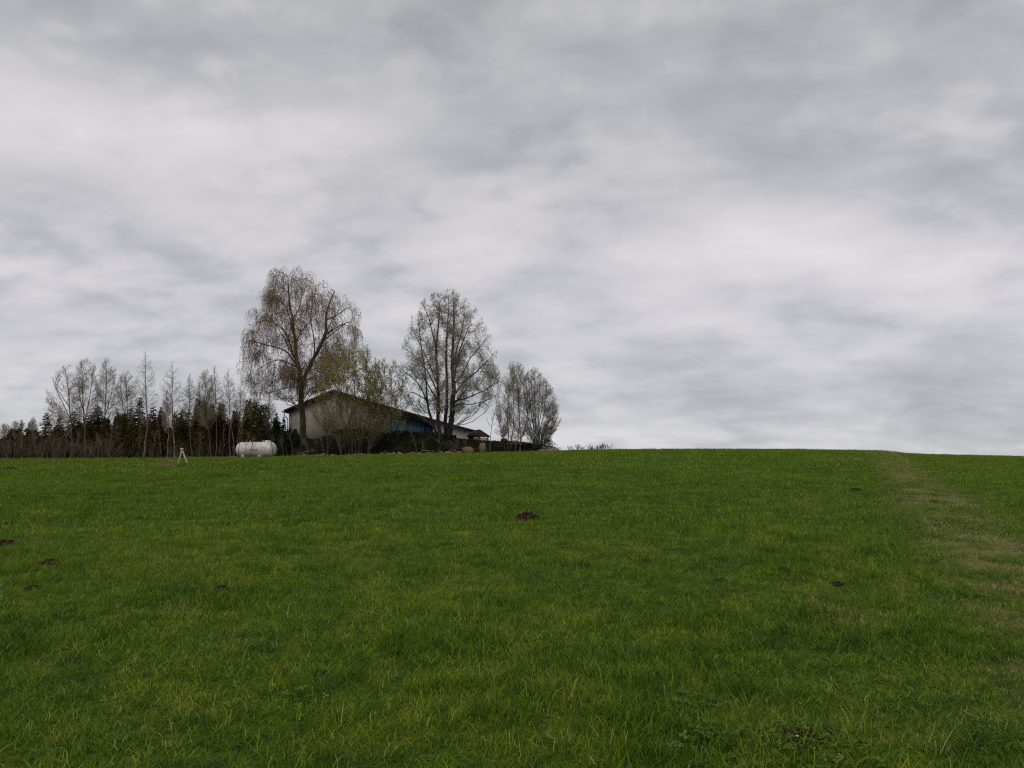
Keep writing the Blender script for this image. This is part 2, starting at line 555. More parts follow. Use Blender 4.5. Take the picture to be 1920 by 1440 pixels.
M["pale_wood"] = simple("peeled_pale_pole", (0.56, 0.48, 0.38), 0.8, (0.34, 0.28, 0.21), 4, 5, 0.3, 15, (1, 1, .3))
M["tankleg"] = simple("tank_leg_paint", (0.60, 0.60, 0.58), 0.6, (0.40, 0.40, 0.37), 4)
M["dark_metal"] = simple("black_drum", (0.022, 0.021, 0.020), 0.6, (0.012, 0.011, 0.010), 3)
M["dry"] = simple("dead_stalk", (0.24, 0.18, 0.12), 0.9, (0.13, 0.095, 0.065), 3)
M["straw"] = leaf_material("straw", (0.16, 0.12, 0.06), (0.38, 0.31, 0.17), 0.2)
M["clover"] = leaf_material("clover_leaf", (0.05, 0.10, 0.012), (0.13, 0.20, 0.03), 0.25)


def tank_material():
    m, t, b = new_mat("tank_white_paint")
    tcn = N(t, "ShaderNodeTexCoord")
    v = tcn.outputs["Object"]
    base = ramp(t, noise(t, mapped(t, v, scale=(.5, .5, 1)), 2.0, 5, 0.6), [(0.3, (0.50, 0.47, 0.44)), (0.6, (0.66, 0.63, 0.60))])
    sp = N(t, "ShaderNodeSeparateXYZ"); L(t, v, sp.inputs[0])
    # a faded orange-red stripe and streaks of rust under it
    nz = noise(t, mapped(t, v, scale=(.6, 1, 5)), 3.0, 4, 0.6)
    band = math_node(t, "SUBTRACT", 1.0, math_node(t, "DIVIDE", math_node(t, "ABSOLUTE", math_node(t, "ADD", sp.outputs[2], -0.60)), 0.22), clamp=True)
    xr = math_node(t, "SUBTRACT", 1.0, math_node(t, "DIVIDE", math_node(t, "ABSOLUTE", math_node(t, "ADD", sp.outputs[0], -0.15)), 0.95), clamp=True)
    xr = math_node(t, "MULTIPLY", xr, 3.0, clamp=True)
    k = math_node(t, "MULTIPLY", math_node(t, "MULTIPLY", band, xr), ramp(t, nz, [(0.35, (0.2, 0.2, 0.2)), (0.7, (1, 1, 1))]))
    col = mixrgb(t, "MIX", math_node(t, "MULTIPLY", k, 0.8), base, (0.42, 0.25, 0.16))
    st = noise(t, mapped(t, v, scale=(3, 3, .35)), 4.0, 4, 0.6)
    col = mixrgb(t, "MULTIPLY", 0.6, col, ramp(t, st, [(0.35, (0.62, 0.58, 0.52)), (0.55, (1, 1, 1))]))
    L(t, col, b.inputs["Base Color"])
    b.inputs["Roughness"].default_value = 0.42
    return m


M["tank"] = tank_material()

# ================================================================== ground sheet
ys = np.concatenate([np.linspace(-60, 0, 20), np.linspace(0.3, 20, 130), np.linspace(20.5, 130, 200), np.geomspace(132, 1800, 40)])
us = np.linspace(-1, 1, 241)
us = np.sign(us) * np.abs(us) ** 1.25 * 2.6
X = us[None, :] * (np.maximum(ys[:, None], 0) + 12)
Yg = np.broadcast_to(ys[:, None], X.shape)
Z = terrain(X, Yg)
pxg = 960 + 1447 * X / np.maximum(Yg, 6)
soil = np.clip((Yg - EDGE - 1.2 * (vnoise(X, Yg, 2.0, 4) - .5)) / 0.8, 0, 1) * np.clip((1058 - pxg) / 12, 0, 1)
nr, nc = X.shape
idx = np.arange(nr * nc).reshape(nr, nc)
q = np.stack([idx[:-1, :-1], idx[:-1, 1:], idx[1:, 1:], idx[1:, :-1]], -1).reshape(-1, 4)
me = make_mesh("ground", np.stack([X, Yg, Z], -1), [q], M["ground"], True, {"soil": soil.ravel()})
tag(link("ground", me), kind="structure")

# ================================================================== molehills (positions needed before the grass)
MOLES = []
mole_spec = [
    (990, 975, .26, "largest dark brown molehill in the middle of the meadow", 1.0),
    (1012, 979, .07, "small crumb of soil just right of the central molehill", .8),
    (8, 1022, .26, "flat brown molehill at the left edge of the photo", .6),
    (92, 1058, .20, "broad crumbled molehill near the left edge, second from the border", .6),
    (62, 1106, .13, "worn reddish molehill below the broad crumbled one at left", .5),
    (415, 1107, .12, "small dark molehill left of centre in the near meadow", .6),
    (1470, 1070, .12, "low brown molehill at right, left of the darker one", .5),
    (1572, 1098, .12, "dark molehill with black crumbs in the right-hand meadow", .5),
    (1350, 1090, .13, "faint overgrown molehill right of the picture's middle", .35),
    (1508, 1400, .15, "reddish molehill with one pale pebble, nearest one, at lower right", .6),
    (1605, 921, .28, "far small dark molehill near the dry strip at right", .7),
    (18, 880, .55, "dark flat molehill far off at the left below the wood", .4),
    (15, 984, .16, "small dark molehill at left between the far flat one and the border", .6),
    (718, 957, .16, "faint worn molehill left of and above the central one", .3),
]
for k_m, (px, py, r, lab, hf) in enumerate(mole_spec):
    h = ground_hit(px, py)
    MOLES.append((h, r * (.66 if k_m in (0, 9) else .52), lab, hf))
mgroup = "molehills scattered over the meadow"
for k, (h, r, lab, hf) in enumerate(MOLES):
    mb = MB()
    rg = np.random.default_rng(100 + k)
    nr_, na = 9, 22
    V = [[0, 0, 0]]; tr, qd = [], []
    for i in range(1, nr_ + 1):
        for j in range(na):
            a = 2 * pi * j / na
            rr = r * i / nr_ * (1 + 0.25 * sin(2 * a + k) + 0.15 * sin(3 * a + 2 * k)) * (1.25 if abs(cos(a)) > .5 else 1)
            V.append([rr * cos(a), rr * sin(a), 0])
    V = np.array(V)
    rad = np.hypot(V[:, 0], V[:, 1]) / r
    zt = hf * 0.40 * r * np.clip(1 - (rad / 1.25) ** 2, 0, 1) ** 0.8
    zt = zt * (0.75 + 0.6 * rg.random(len(V))) + 0.02 * (hf + .3)
    zt[rad > 1.0] -= 0.03
    V[:, 2] = zt + terrain(V[:, 0] + h[0], V[:, 1] + h[1]) - h[2]
    for j in range(na):
        tr.append([0, 1 + j, 1 + (j + 1) % na])
    for i in range(nr_ - 1):
        for j in range(na):
            a0 = 1 + i * na
            qd.append([a0 + j, a0 + na + j, a0 + na + (j + 1) % na, a0 + (j + 1) % na])
    mb.add(V, tr, qd)
    root = link("molehill", mb.mesh("molehill", M["mole"]), loc=tuple(h))
    tag(root, lab, "molehill", mgroup)
    # crumbs
    cb = MB()
    for i in range(int(30 + 60 * hf)):
        a = rg.random() * 2 * pi; d = r * 1.25 * rg.random() ** .6; s = r * (0.05 + 0.09 * rg.random())
        c = np.array([d * cos(a), d * sin(a), 0.0])
        c[2] = hf * 0.6 * r * max(0, 1 - (d / (1.25 * r)) ** 2) ** .8 + 0.02 * (hf + .3) + s * .2 + gz(c[0] + h[0], c[1] + h[1]) - h[2]
        P = rg.normal(size=(6, 3)) * .2 + np.array([[1, 0, 0], [-1, 0, 0], [0, 1, 0], [0, -1, 0], [0, 0, 1], [0, 0, -1]])
        cb.add(c + P * s, tris=[[0, 2, 4], [2, 1, 4], [1, 3, 4], [3, 0, 4], [2, 0, 5], [1, 2, 5], [3, 1, 5], [0, 3, 5]])
    o = link("crumbs", cb.mesh("crumbs", M["mole"]), root)
    o["kind"] = "stuff"
h0 = MOLES[9][0]
pb = MB()
rg = np.random.default_rng(3)
P = np.array([[1.3, 0, 0], [-1.2, 0, 0], [0, 1, 0], [0, -1, 0], [0, 0, .7], [0, 0, -.7]]) * .013
pb.add(P, tris=[[0, 2, 4], [2, 1, 4], [1, 3, 4], [3, 0, 4], [2, 0, 5], [1, 2, 5], [3, 1, 5], [0, 3, 5]])
o = link("pebble", pb.mesh("pebble", M["pebble"], True), loc=(h0[0] - .06, h0[1] - .07, gz(h0[0] - .06, h0[1] - .07) + .06))
sm = o.modifiers.new("round", "SUBSURF"); sm.levels = 2; sm.render_levels = 2
tag(o, "single pale pebble lying on the reddish molehill at lower right", "pebble")


# ================================================================== grass
def blades(n, r, hmin, hmax, w, seg, rg, spread=0.6, clump=0.0, straw=0.03, tint_shift=0.0, mb=None, curl=0.6):
    a = rg.random(n) * 2 * pi; d = r * np.sqrt(rg.random(n))
    bx, by = d * np.cos(a), d * np.sin(a)
    if clump > 0:
        kk = max(3, int(n / 9))
        ca = rg.random(kk) * 2 * pi; cd = r * np.sqrt(rg.random(kk))
        ci = rg.integers(0, kk, n)
        pull = rg.random(n) < clump
        bx = np.where(pull, cd[ci] * np.cos(ca[ci]) + rg.normal(size=n) * .018, bx)
        by = np.where(pull, cd[ci] * np.sin(ca[ci]) + rg.normal(size=n) * .018, by)
    H = hmin + (hmax - hmin) * rg.random(n) ** 1.6
    az = rg.random(n) * 2 * pi
    lean0 = rg.random(n) * spread
    bend = (0.2 + rg.random(n)) * curl
    K = seg + 1
    P = np.zeros((n, K, 3)); P[:, 0, 0] = bx; P[:, 0, 1] = by; P[:, 0, 2] = -0.01
    th = lean0.copy()
    for i in range(1, K):
        st = H / seg
        P[:, i, 0] = P[:, i - 1, 0] + np.sin(th) * np.cos(az) * st
        P[:, i, 1] = P[:, i - 1, 1] + np.sin(th) * np.sin(az) * st
        P[:, i, 2] = P[:, i - 1, 2] + np.cos(th) * st
        th = th + bend / seg * 1.6
    fa = rg.random(n) * 2 * pi
    W = w * (0.6 + 0.8 * rg.random(n))
    side = np.stack([np.cos(fa), np.sin(fa), np.zeros(n)], -1)
    prof = np.linspace(1, 0.35, seg)
    V = np.zeros((n, 2 * seg + 1, 3))
    for i in range(seg):
        V[:, 2 * i] = P[:, i] - side * (W * prof[i] / 2)[:, None]
        V[:, 2 * i + 1] = P[:, i] + side * (W * prof[i] / 2)[:, None]
    V[:, 2 * seg] = P[:, seg]
    b0 = (np.arange(n) * (2 * seg + 1))[:, None]
    qs = np.concatenate([b0 + np.array([[2 * i, 2 * i + 1, 2 * i + 3, 2 * i + 2]]) for i in range(seg - 1)]) if seg > 1 else []
    ts = b0 + np.array([[2 * seg - 2, 2 * seg - 1, 2 * seg]])
    tint = np.clip(rg.random(n) * .85 + tint_shift, 0, .9)
    tint = np.where(rg.random(n) < straw, 1.0, tint)
    mb = mb or MB()
    mb.add(V.reshape(-1, 3), tris=ts, quads=qs, a=np.repeat(tint, 2 * seg + 1))
    return mb


def proto_collection(name, meshes):
    c = bpy.data.collections.new(name)
    for i, m_ in enumerate(meshes):
        o = bpy.data.objects.new("%s_%02d" % (name, i), m_)
        c.objects.link(o)
    return c


def scatter(name, pts, rot, scl, ind, coll, label=None):
    me = bpy.data.meshes.new(name)
    me.vertices.add(len(pts)); me.vertices.foreach_set("co", np.asarray(pts, dtype=np.float32).ravel())
    a = me.attributes.new("rot", "FLOAT_VECTOR", "POINT"); a.data.foreach_set("vector", np.asarray(rot, dtype=np.float32).ravel())
    a = me.attributes.new("scl", "FLOAT_VECTOR", "POINT"); a.data.foreach_set("vector", np.asarray(scl, dtype=np.float32).ravel())
    a = me.attributes.new("ind", "INT", "POINT"); a.data.foreach_set("value", np.asarray(ind, dtype=np.int32))
    o = link(name, me)
    g = bpy.data.node_groups.new(name, "GeometryNodeTree")
    g.interface.new_socket("Geometry", in_out="INPUT", socket_type="NodeSocketGeometry")
    g.interface.new_socket("Geometry", in_out="OUTPUT", socket_type="NodeSocketGeometry")
    gi = g.nodes.new("NodeGroupInput"); go = g.nodes.new("NodeGroupOutput")
    ip = g.nodes.new("GeometryNodeInstanceOnPoints")
    ci = g.nodes.new("GeometryNodeCollectionInfo")
    ci.inputs["Collection"].default_value = coll
    ci.inputs["Separate Children"].default_value = True
    ci.inputs["Reset Children"].default_value = True
    g.links.new(gi.outputs[0], ip.inputs["Points"])
    g.links.new(ci.outputs[0], ip.inputs["Instance"])
    ip.inputs["Pick Instance"].default_value = True

    def na(nm, typ):
        n_ = g.nodes.new("GeometryNodeInputNamedAttribute"); n_.data_type = typ
        n_.inputs["Name"].default_value = nm
        return n_.outputs["Attribute"]
    g.links.new(na("ind", "INT"), ip.inputs["Instance Index"])
    e2r = g.nodes.new("FunctionNodeEulerToRotation")
    g.links.new(na("rot", "FLOAT_VECTOR"), e2r.inputs[0])
    g.links.new(e2r.outputs[0], ip.inputs["Rotation"])
    g.links.new(na("scl", "FLOAT_VECTOR"), ip.inputs["Scale"])
    g.links.new(ip.outputs[0], go.inputs[0])
    md = o.modifiers.new("scatter", "NODES"); md.node_group = g
    o["kind"] = "stuff"
    return o


rg = np.random.default_rng(11)
near = []
for i in range(6):
    mb = blades(230, .28, .035, .115, .0050, 4, rg, .85, .5, .045, curl=.9)
    near.append(mb.mesh("turf_near", M["grass"], attr="tint"))
for i in range(4):   # lusher, longer tufts
    mb = blades(120, .17, .08, .19, .0056, 5, rg, .65, .6, .02, -.15, curl=.9)
    near.append(mb.mesh("turf_tuft", M["grass"], attr="tint"))
for i in range(2):   # matted dry thatch
    mb = blades(150, .26, .04, .12, .0035, 4, rg, 1.35, .3, .40)
    near.append(mb.mesh("turf_thatch", M["grass"], attr="tint"))
midp = []
for i in range(5):
    mb = blades(170, .52, .045, .11, .0095, 3, rg, .75, .35, .035)
    midp.append(mb.mesh("turf_mid", M["grass"], attr="tint"))
for i in range(2):
    mb = blades(100, .26, .07, .16, .010, 3, rg, .65, .5, .02, -.2)
    midp.append(mb.mesh("turf_mid_tuft", M["grass"], attr="tint"))
farp = []
for i in range(5):
    mb = blades(190, 1.1, .05, .12, .026, 2, rg, .8, .35, .04)
    farp.append(mb.mesh("turf_far", M["grass"], attr="tint"))
c_near, c_mid, c_far = proto_collection("turf_near", near), proto_collection("turf_mid", midp), proto_collection("turf_far", farp)


def sample_band(y0, y1, dens, rg, wid=0.74, extra=1.5):
    """jittered rows so that no gap is left"""
    c = 1 / math.sqrt(dens)
    xs_, ys_ = [], []
    for yv in np.arange(y0, y1, c):
        hwid = wid * yv + extra
        k = int(2 * hwid / c)
        xs_.append(-hwid + (np.arange(k) + rg.random(k)) * c); ys_.append(yv + rg.random(k) * c)
    return np.concatenate(xs_), np.concatenate(ys_)


def grass_layer(name, y0, y1, dens, coll, n_base, n_tuft, n_thatch, tscale, clip_edge=False, excl=1.0):
    x, y = sample_band(y0, y1, dens, rg)
    keep = np.ones(len(x), bool)
    if clip_edge:
        px = 960 + 1447 * x / y
        keep &= ~((y > EDGE + .2) & (px < 1052))
    for (h, r, _, hf) in MOLES:
        dd = np.hypot(x - h[0], y - h[1])
        keep &= dd > r * excl + .02
    x, y = x[keep], y[keep]
    n = len(x)
    lush = vnoise(x, y, 1.3, 5) * .55 + vnoise(x, y, .45, 6) * .45
    big = vnoise(x, y, 6, 7)
    s = (0.78 + 0.52 * lush + .2 * (big - .5)) * tscale
    dx = np.abs(x - (0.455 * y + 1.9)) < 1.2 + .015 * y
    s = np.where(dx, s * .8, s)
    ind = rg.integers(0, n_base, n)
    if n_tuft:   # long tufts come on top of the short turf
        tf = np.where((lush > .56) & (rg.random(n) < .5))[0]
        x, y = np.concatenate([x, x[tf] + rg.normal(size=len(tf)) * .1]), np.concatenate([y, y[tf] + rg.normal(size=len(tf)) * .1])
        s = np.concatenate([s, s[tf]]); dx = np.concatenate([dx, dx[tf]])
        ind = np.concatenate([ind, n_base + rg.integers(0, n_tuft, len(tf))]); n = len(x)
    if n_thatch:
        th = (vnoise(x, y, .9, 9) > .80) & (rg.random(n) < .35)
        th |= dx & (rg.random(n) < .6) & (vnoise(x, y, 1.4, 10) > .45)
        ind = np.where(th, n_base + n_tuft + rg.integers(0, n_thatch, n), ind)
    rot = np.stack([rg.normal(size=n) * .06, rg.normal(size=n) * .06, rg.random(n) * 2 * pi], -1)
    scl = np.stack([0.8 + .4 * rg.random(n), 0.8 + .4 * rg.random(n), s], -1)
    scl[:, :2] *= (0.9 + .1 * tscale)
    pts = np.stack([x, y, terrain(x, y)], -1)
    return scatter(name, pts, rot, scl, ind, coll)


tag(grass_layer("meadow_grass", 2.0, 7.5, 12.0, c_near, 6, 4, 2, .78, excl=.62), "short dense turf right in front of the camera")
tag(grass_layer("meadow_grass", 2.0, 13.0, 14.0, c_near, 6, 4, 2, .86, excl=.62), "short green meadow grass, single blades to be seen in the foreground")
tag(grass_layer("meadow_grass", 12.4, 32.0, 5.2, c_mid, 5, 2, 0, .9, excl=.7), "green meadow grass in the middle of the field")
tag(grass_layer("meadow_grass", 31.0, 118.0, 1.35, c_far, 5, 0, 0, 1.0, True, excl=1.0), "green meadow grass of the far slope up to the skyline")

# pale single stems and coarse blades standing out of the turf
mb = MB()
spots = [ground_hit(*p) for p in [(330, 1335), (590, 1190), (120, 1250), (540, 1160), (1130, 1290), (1200, 1285), (655, 1360), (900, 1315), (92, 1175), (1590, 1400),
                                  (1430, 1395), (1610, 1370), (1790, 1240), (1060, 1260), (1550, 1150), (760, 1110), (500, 1095), (1890, 1250), (1000, 1330), (180, 1390), (60, 1380), (470, 1420), (1240, 1420), (1750, 1420), (860, 1210)]]
rs = np.random.default_rng(5)
for h in spots:
    nb = int(rs.integers(3, 8))
    b = blades(nb, .06, .10, .22, .006, 6, rs, .7, 0, .45, .35, curl=.5)
    V = np.concatenate(b.v) + np.array([h[0], h[1], h[2]])
    mb.add(V, tris=np.concatenate(b.t), quads=np.concatenate(b.q), a=np.concatenate(b.a))
xs, yy = sample_band(3.2, 16, .9, rs)
for x, y in zip(xs, yy):
    b = blades(2, .05, .09, .2, .0045, 5, rs, .9, 0, .5, .3, curl=.8)
    mb.add(np.concatenate(b.v) + np.array([x, y, gz(x, y)]), tris=np.concatenate(b.t), quads=np.concatenate(b.q), a=np.concatenate(b.a))
tag(link("coarse_grass", mb.mesh("coarse_grass", M["grass"], attr="tint")), "pale long stems sticking out of the near turf", kind="stuff")

# clover patch round the nearest molehill and a few more
mb = MB()
cl_spots = [(1420, 1420, .30, 110), (1500, 1432, .28, 90), (1560, 1415, .16, 35), (1330, 1395, .10, 40), (1500, 1375, .10, 40), (1860, 1385, .12, 40), (1300, 1330, .16, 60), (520, 1330, .2, 30),
            (1090, 1215, .25, 20), (230, 1345, .2, 20)]
for (px, py, r, n) in cl_spots:
    h = ground_hit(px, py)
    for i in range(n):
        a = rs.random() * 2 * pi; d = r * math.sqrt(rs.random())
        x, y = h[0] + d * cos(a) * 1.5, h[1] + d * sin(a)
        z = gz(x, y) + .02 + .05 * rs.random()
        s = .009 + .007 * rs.random(); a0 = rs.random() * 6.3; tl = rs.normal(size=2) * .3
        ti = rs.random()
        for k in range(3):
            b = a0 + k * 2.094
            ca, sa = cos(b), sin(b)
            pts = np.array([[0, 0], [s * .7, -s * .55], [s * 1.5, -s * .5], [s * 1.65, 0], [s * 1.5, s * .5], [s * .7, s * .55]])
            xx = pts[:, 0] * ca - pts[:, 1] * sa; y2 = pts[:, 0] * sa + pts[:, 1] * ca
            mb.add(np.c_[x + xx, y + y2, z + xx * tl[0] + y2 * tl[1]], tris=[[0, 1, 2], [0, 2, 3], [0, 3, 4], [0, 4, 5]], a=ti)
tag(link("clover_leaves", mb.mesh("clover_leaves", M["clover"], attr="tint")), "low clover leaves between the grass at lower right", kind="stuff")


# ================================================================== tree growing
def resample(P, K):
    P = np.asarray(P, dtype=float)
    # Catmull-Rom through the points
    Q = np.vstack([2 * P[0] - P[1], P, 2 * P[-1] - P[-2]])
    outp = []
    n = len(P) - 1
    for t in np.linspace(0, n, K):
        i = min(int(t), n - 1); f = t - i
        p0, p1, p2, p3 = Q[i], Q[i + 1], Q[i + 2], Q[i + 3]
        outp.append(.5 * ((2 * p1) + (-p0 + p2) * f + (2 * p0 - 5 * p1 + 4 * p2 - p3) * f * f + (-p0 + 3 * p1 - 3 * p2 + p3) * f ** 3))
    return np.array(outp)


def envelope(prof, cy_, depth=1.0):
    """prof: list (z, xl, xr) local metres"""
    prof = sorted(prof)
    zz = np.array([p[0] for p in prof]); xl = np.array([p[1] for p in prof]); xr = np.array([p[2] for p in prof])

    def inside(P):
        z = P[..., 2]
        l = np.interp(z, zz, xl); r = np.interp(z, zz, xr)
        c = (l + r) / 2; hw = np.maximum((r - l) / 2, .02)
        v = ((P[..., 0] - c) / hw) ** 2 + ((P[..., 1] - cy_) / (hw * depth)) ** 2
        return (v < 1) & (z < zz[-1]) & (z > zz[0])
    return inside


def grow(rg, P, R, n, t0, t1, ang, length, K, r0, r1, up=0.0, wig=.1, env=None, taper_len=True, upgrow=0.0, minlen=.15, weight_len=True):
    Np, Kp, _ = P.shape
    seg = np.linalg.norm(np.diff(P, axis=1), axis=2).sum(1)
    if weight_len:
        w = seg / seg.mean()
        cnt = np.maximum(1, np.round(n * w)).astype(int)
    else:
        cnt = np.full(Np, n)
    pi_ = np.repeat(np.arange(Np), cnt)
    off = np.concatenate([np.arange(c) for c in cnt])
    cn = np.repeat(cnt, cnt)
    t = t0 + (t1 - t0) * (off + rg.random(len(off))) / cn
    f = t * (Kp - 1); i = np.minimum(f.astype(int), Kp - 2); fr = (f - i)[:, None]
    pos = P[pi_, i] * (1 - fr) + P[pi_, i + 1] * fr
    T = P[pi_, i + 1] - P[pi_, i]; T /= np.linalg.norm(T, axis=1, keepdims=True) + 1e-9
    rp = R[pi_, i] * (1 - fr[:, 0]) + R[pi_, i + 1] * fr[:, 0]
    ref = np.where(np.abs(T[:, 2:3]) > .9, [[1.0, 0, 0]], [[0, 0, 1.0]])
    U = np.cross(T, ref); U /= np.linalg.norm(U, axis=1, keepdims=True) + 1e-9
    Wv = np.cross(T, U)
    az = off * 2.39996 + pi_ * 1.7 + rg.normal(size=len(off)) * .5
    a = radians(ang[0]) + radians(ang[1] - ang[0]) * rg.random(len(off))
    D0 = np.cos(a)[:, None] * T + np.sin(a)[:, None] * (np.cos(az)[:, None] * U + np.sin(az)[:, None] * Wv)
    Ln = length[0] + (length[1] - length[0]) * rg.random(len(off))
    if taper_len:
        Ln = Ln * (1 - .55 * (t - t0) / max(t1 - t0, 1e-3))
    nz = rg.normal(size=(len(off), K, 3)) * wig

    def integrate(Ln):
        Q = np.zeros((len(Ln), K, 3)); Q[:, 0] = pos
        d = D0.copy()
        for k in range(1, K):
            d = d + nz[:, k]
            d[:, 2] += (up + upgrow * k / K)
            d /= np.linalg.norm(d, axis=1, keepdims=True) + 1e-9
            Q[:, k] = Q[:, k - 1] + d * (Ln / (K - 1))[:, None]
        return Q
    Q = integrate(Ln)
    if env is not None:
        for _ in range(5):
            bad = ~(env(Q[:, -1]) & env(Q[:, K // 2]))
            Ln = np.where(bad, Ln * .72, Ln)
            Q = integrate(Ln)
        ok = (Ln > minlen) & (env(Q[:, -1]))
        Q, rp, Ln = Q[ok], rp[ok], Ln[ok]
    rr0 = np.minimum(rp * .75, r0 * (.6 + .4 * Ln / max(length[1], .01)) + 0 * rp)
    Rn = rr0[:, None] * np.linspace(1, r1 / r0, K)[None]
    return Q, Rn


def leaves_on(rg, P, n, size, mb, hang=0.0, t0=.15, zf=None):
    """n small faces per twig"""
    if zf is not None:
        P = P[rg.random(len(P)) < np.clip((P[:, 0, 2] - zf[0]) / (zf[1] - zf[0]), zf[2], 1)]
    Np, K, _ = P.shape
    pi_ = np.repeat(np.arange(Np), n)
    t = t0 + (1 - t0) * rg.random(len(pi_))
    f = t * (K - 1); i = np.minimum(f.astype(int), K - 2); fr = (f - i)[:, None]
    c = P[pi_, i] * (1 - fr) + P[pi_, i + 1] * fr + rg.normal(size=(len(pi_), 3)) * size * .5
    s = size * (.5 + rg.random(len(pi_)))
    d1 = rg.normal(size=(len(pi_), 3)); d1[:, 2] -= hang * 3; d1 /= np.linalg.norm(d1, axis=1, keepdims=True)
    d2 = rg.normal(size=(len(pi_), 3)); d2 -= (d2 * d1).sum(1, keepdims=True) * d1; d2 /= np.linalg.norm(d2, axis=1, keepdims=True)
    s = s[:, None]
    V = np.stack([c, c + d1 * s * .6 + d2 * s * .38, c + d1 * s * 1.3, c + d1 * s * .6 - d2 * s * .38], 1)
    b = (np.arange(len(pi_)) * 4)[:, None] + np.array([[0, 1, 2, 3]])
    tv = np.clip(rg.random(Np)[pi_] * .7 + rg.random(len(pi_)) * .3, 0, 1)
    mb.add(V.reshape(-1, 3), quads=b, a=np.repeat(tv, 4))


def shell_limbs(rg, stems, prof, depth, n, rise, r0, K=9, zmin=None, bow=.35, rho=(.55, .97), zlo_w=1.0):
    """limbs that leave a stem and arch out to points spread through the crown's outer shell"""
    prof = sorted(prof)
    zz = np.array([p[0] for p in prof]); xl = np.array([p[1] for p in prof]); xr = np.array([p[2] for p in prof])
    Ps = np.array([resample(s_[0], 40) for s_ in stems]); Rs = np.array([np.interp(np.linspace(0, 1, 40), np.linspace(0, 1, len(s_[1])), s_[1]) for s_ in stems])
    zc = np.linspace(zz[0] + .05, zz[-1] - .05, 200)
    w = (np.interp(zc, zz, xr) - np.interp(zc, zz, xl)); w = w / w.sum()
    Q, Rr = [], []
    cum = np.cumsum(w)
    for i in range(n):
        z = zc[np.searchsorted(cum, (i + rg.random()) / n).clip(0, 199)]
        l, r = np.interp(z, zz, xl), np.interp(z, zz, xr)
        az = i * 2.39996 + rg.normal() * .3
        rh = rho[0] + (rho[1] - rho[0]) * rg.random() ** .6
        hw = (r - l) / 2
        tgt = np.array([(l + r) / 2 + hw * rh * cos(az), hw * depth * rh * sin(az), z])
        dh = np.hypot(Ps[:, :, 0] - tgt[0], Ps[:, :, 1] - tgt[1])
        want = tgt[2] - dh * rise * (.8 + .4 * rg.random())
        want = np.maximum(want, zmin if zmin is not None else zz[0] - 1)
        cost = np.abs(Ps[:, :, 2] - want) + .35 * dh
        k, j = np.unravel_index(np.argmin(cost), cost.shape)
        a = Ps[k, j]; h = tgt - a; L_ = np.linalg.norm(h)
        mid = a + h * .5 + np.array([h[0] * .5, h[1] * .5, 0]) * bow - np.array([0, 0, abs(bow) * L_ * .18 * np.sign(bow)])
        t = np.linspace(0, 1, K)[:, None]
        P = (1 - t) ** 2 * a + 2 * t * (1 - t) * mid + t ** 2 * tgt
        P[1:-1] += rg.normal(size=(K - 2, 3)) * .022 * L_
        rr = min(Rs[k, j] * .6, r0 * (.45 + .55 * L_ / 4.0))
        Q.append(P); Rr.append(np.linspace(rr, .010, K))
    return np.array(Q), np.array(Rr)


def px_poly(poly, Y, base):
    return np.array([at(p[0], p[1], Y + (p[2] if len(p) > 2 else 0)) - base for p in poly])


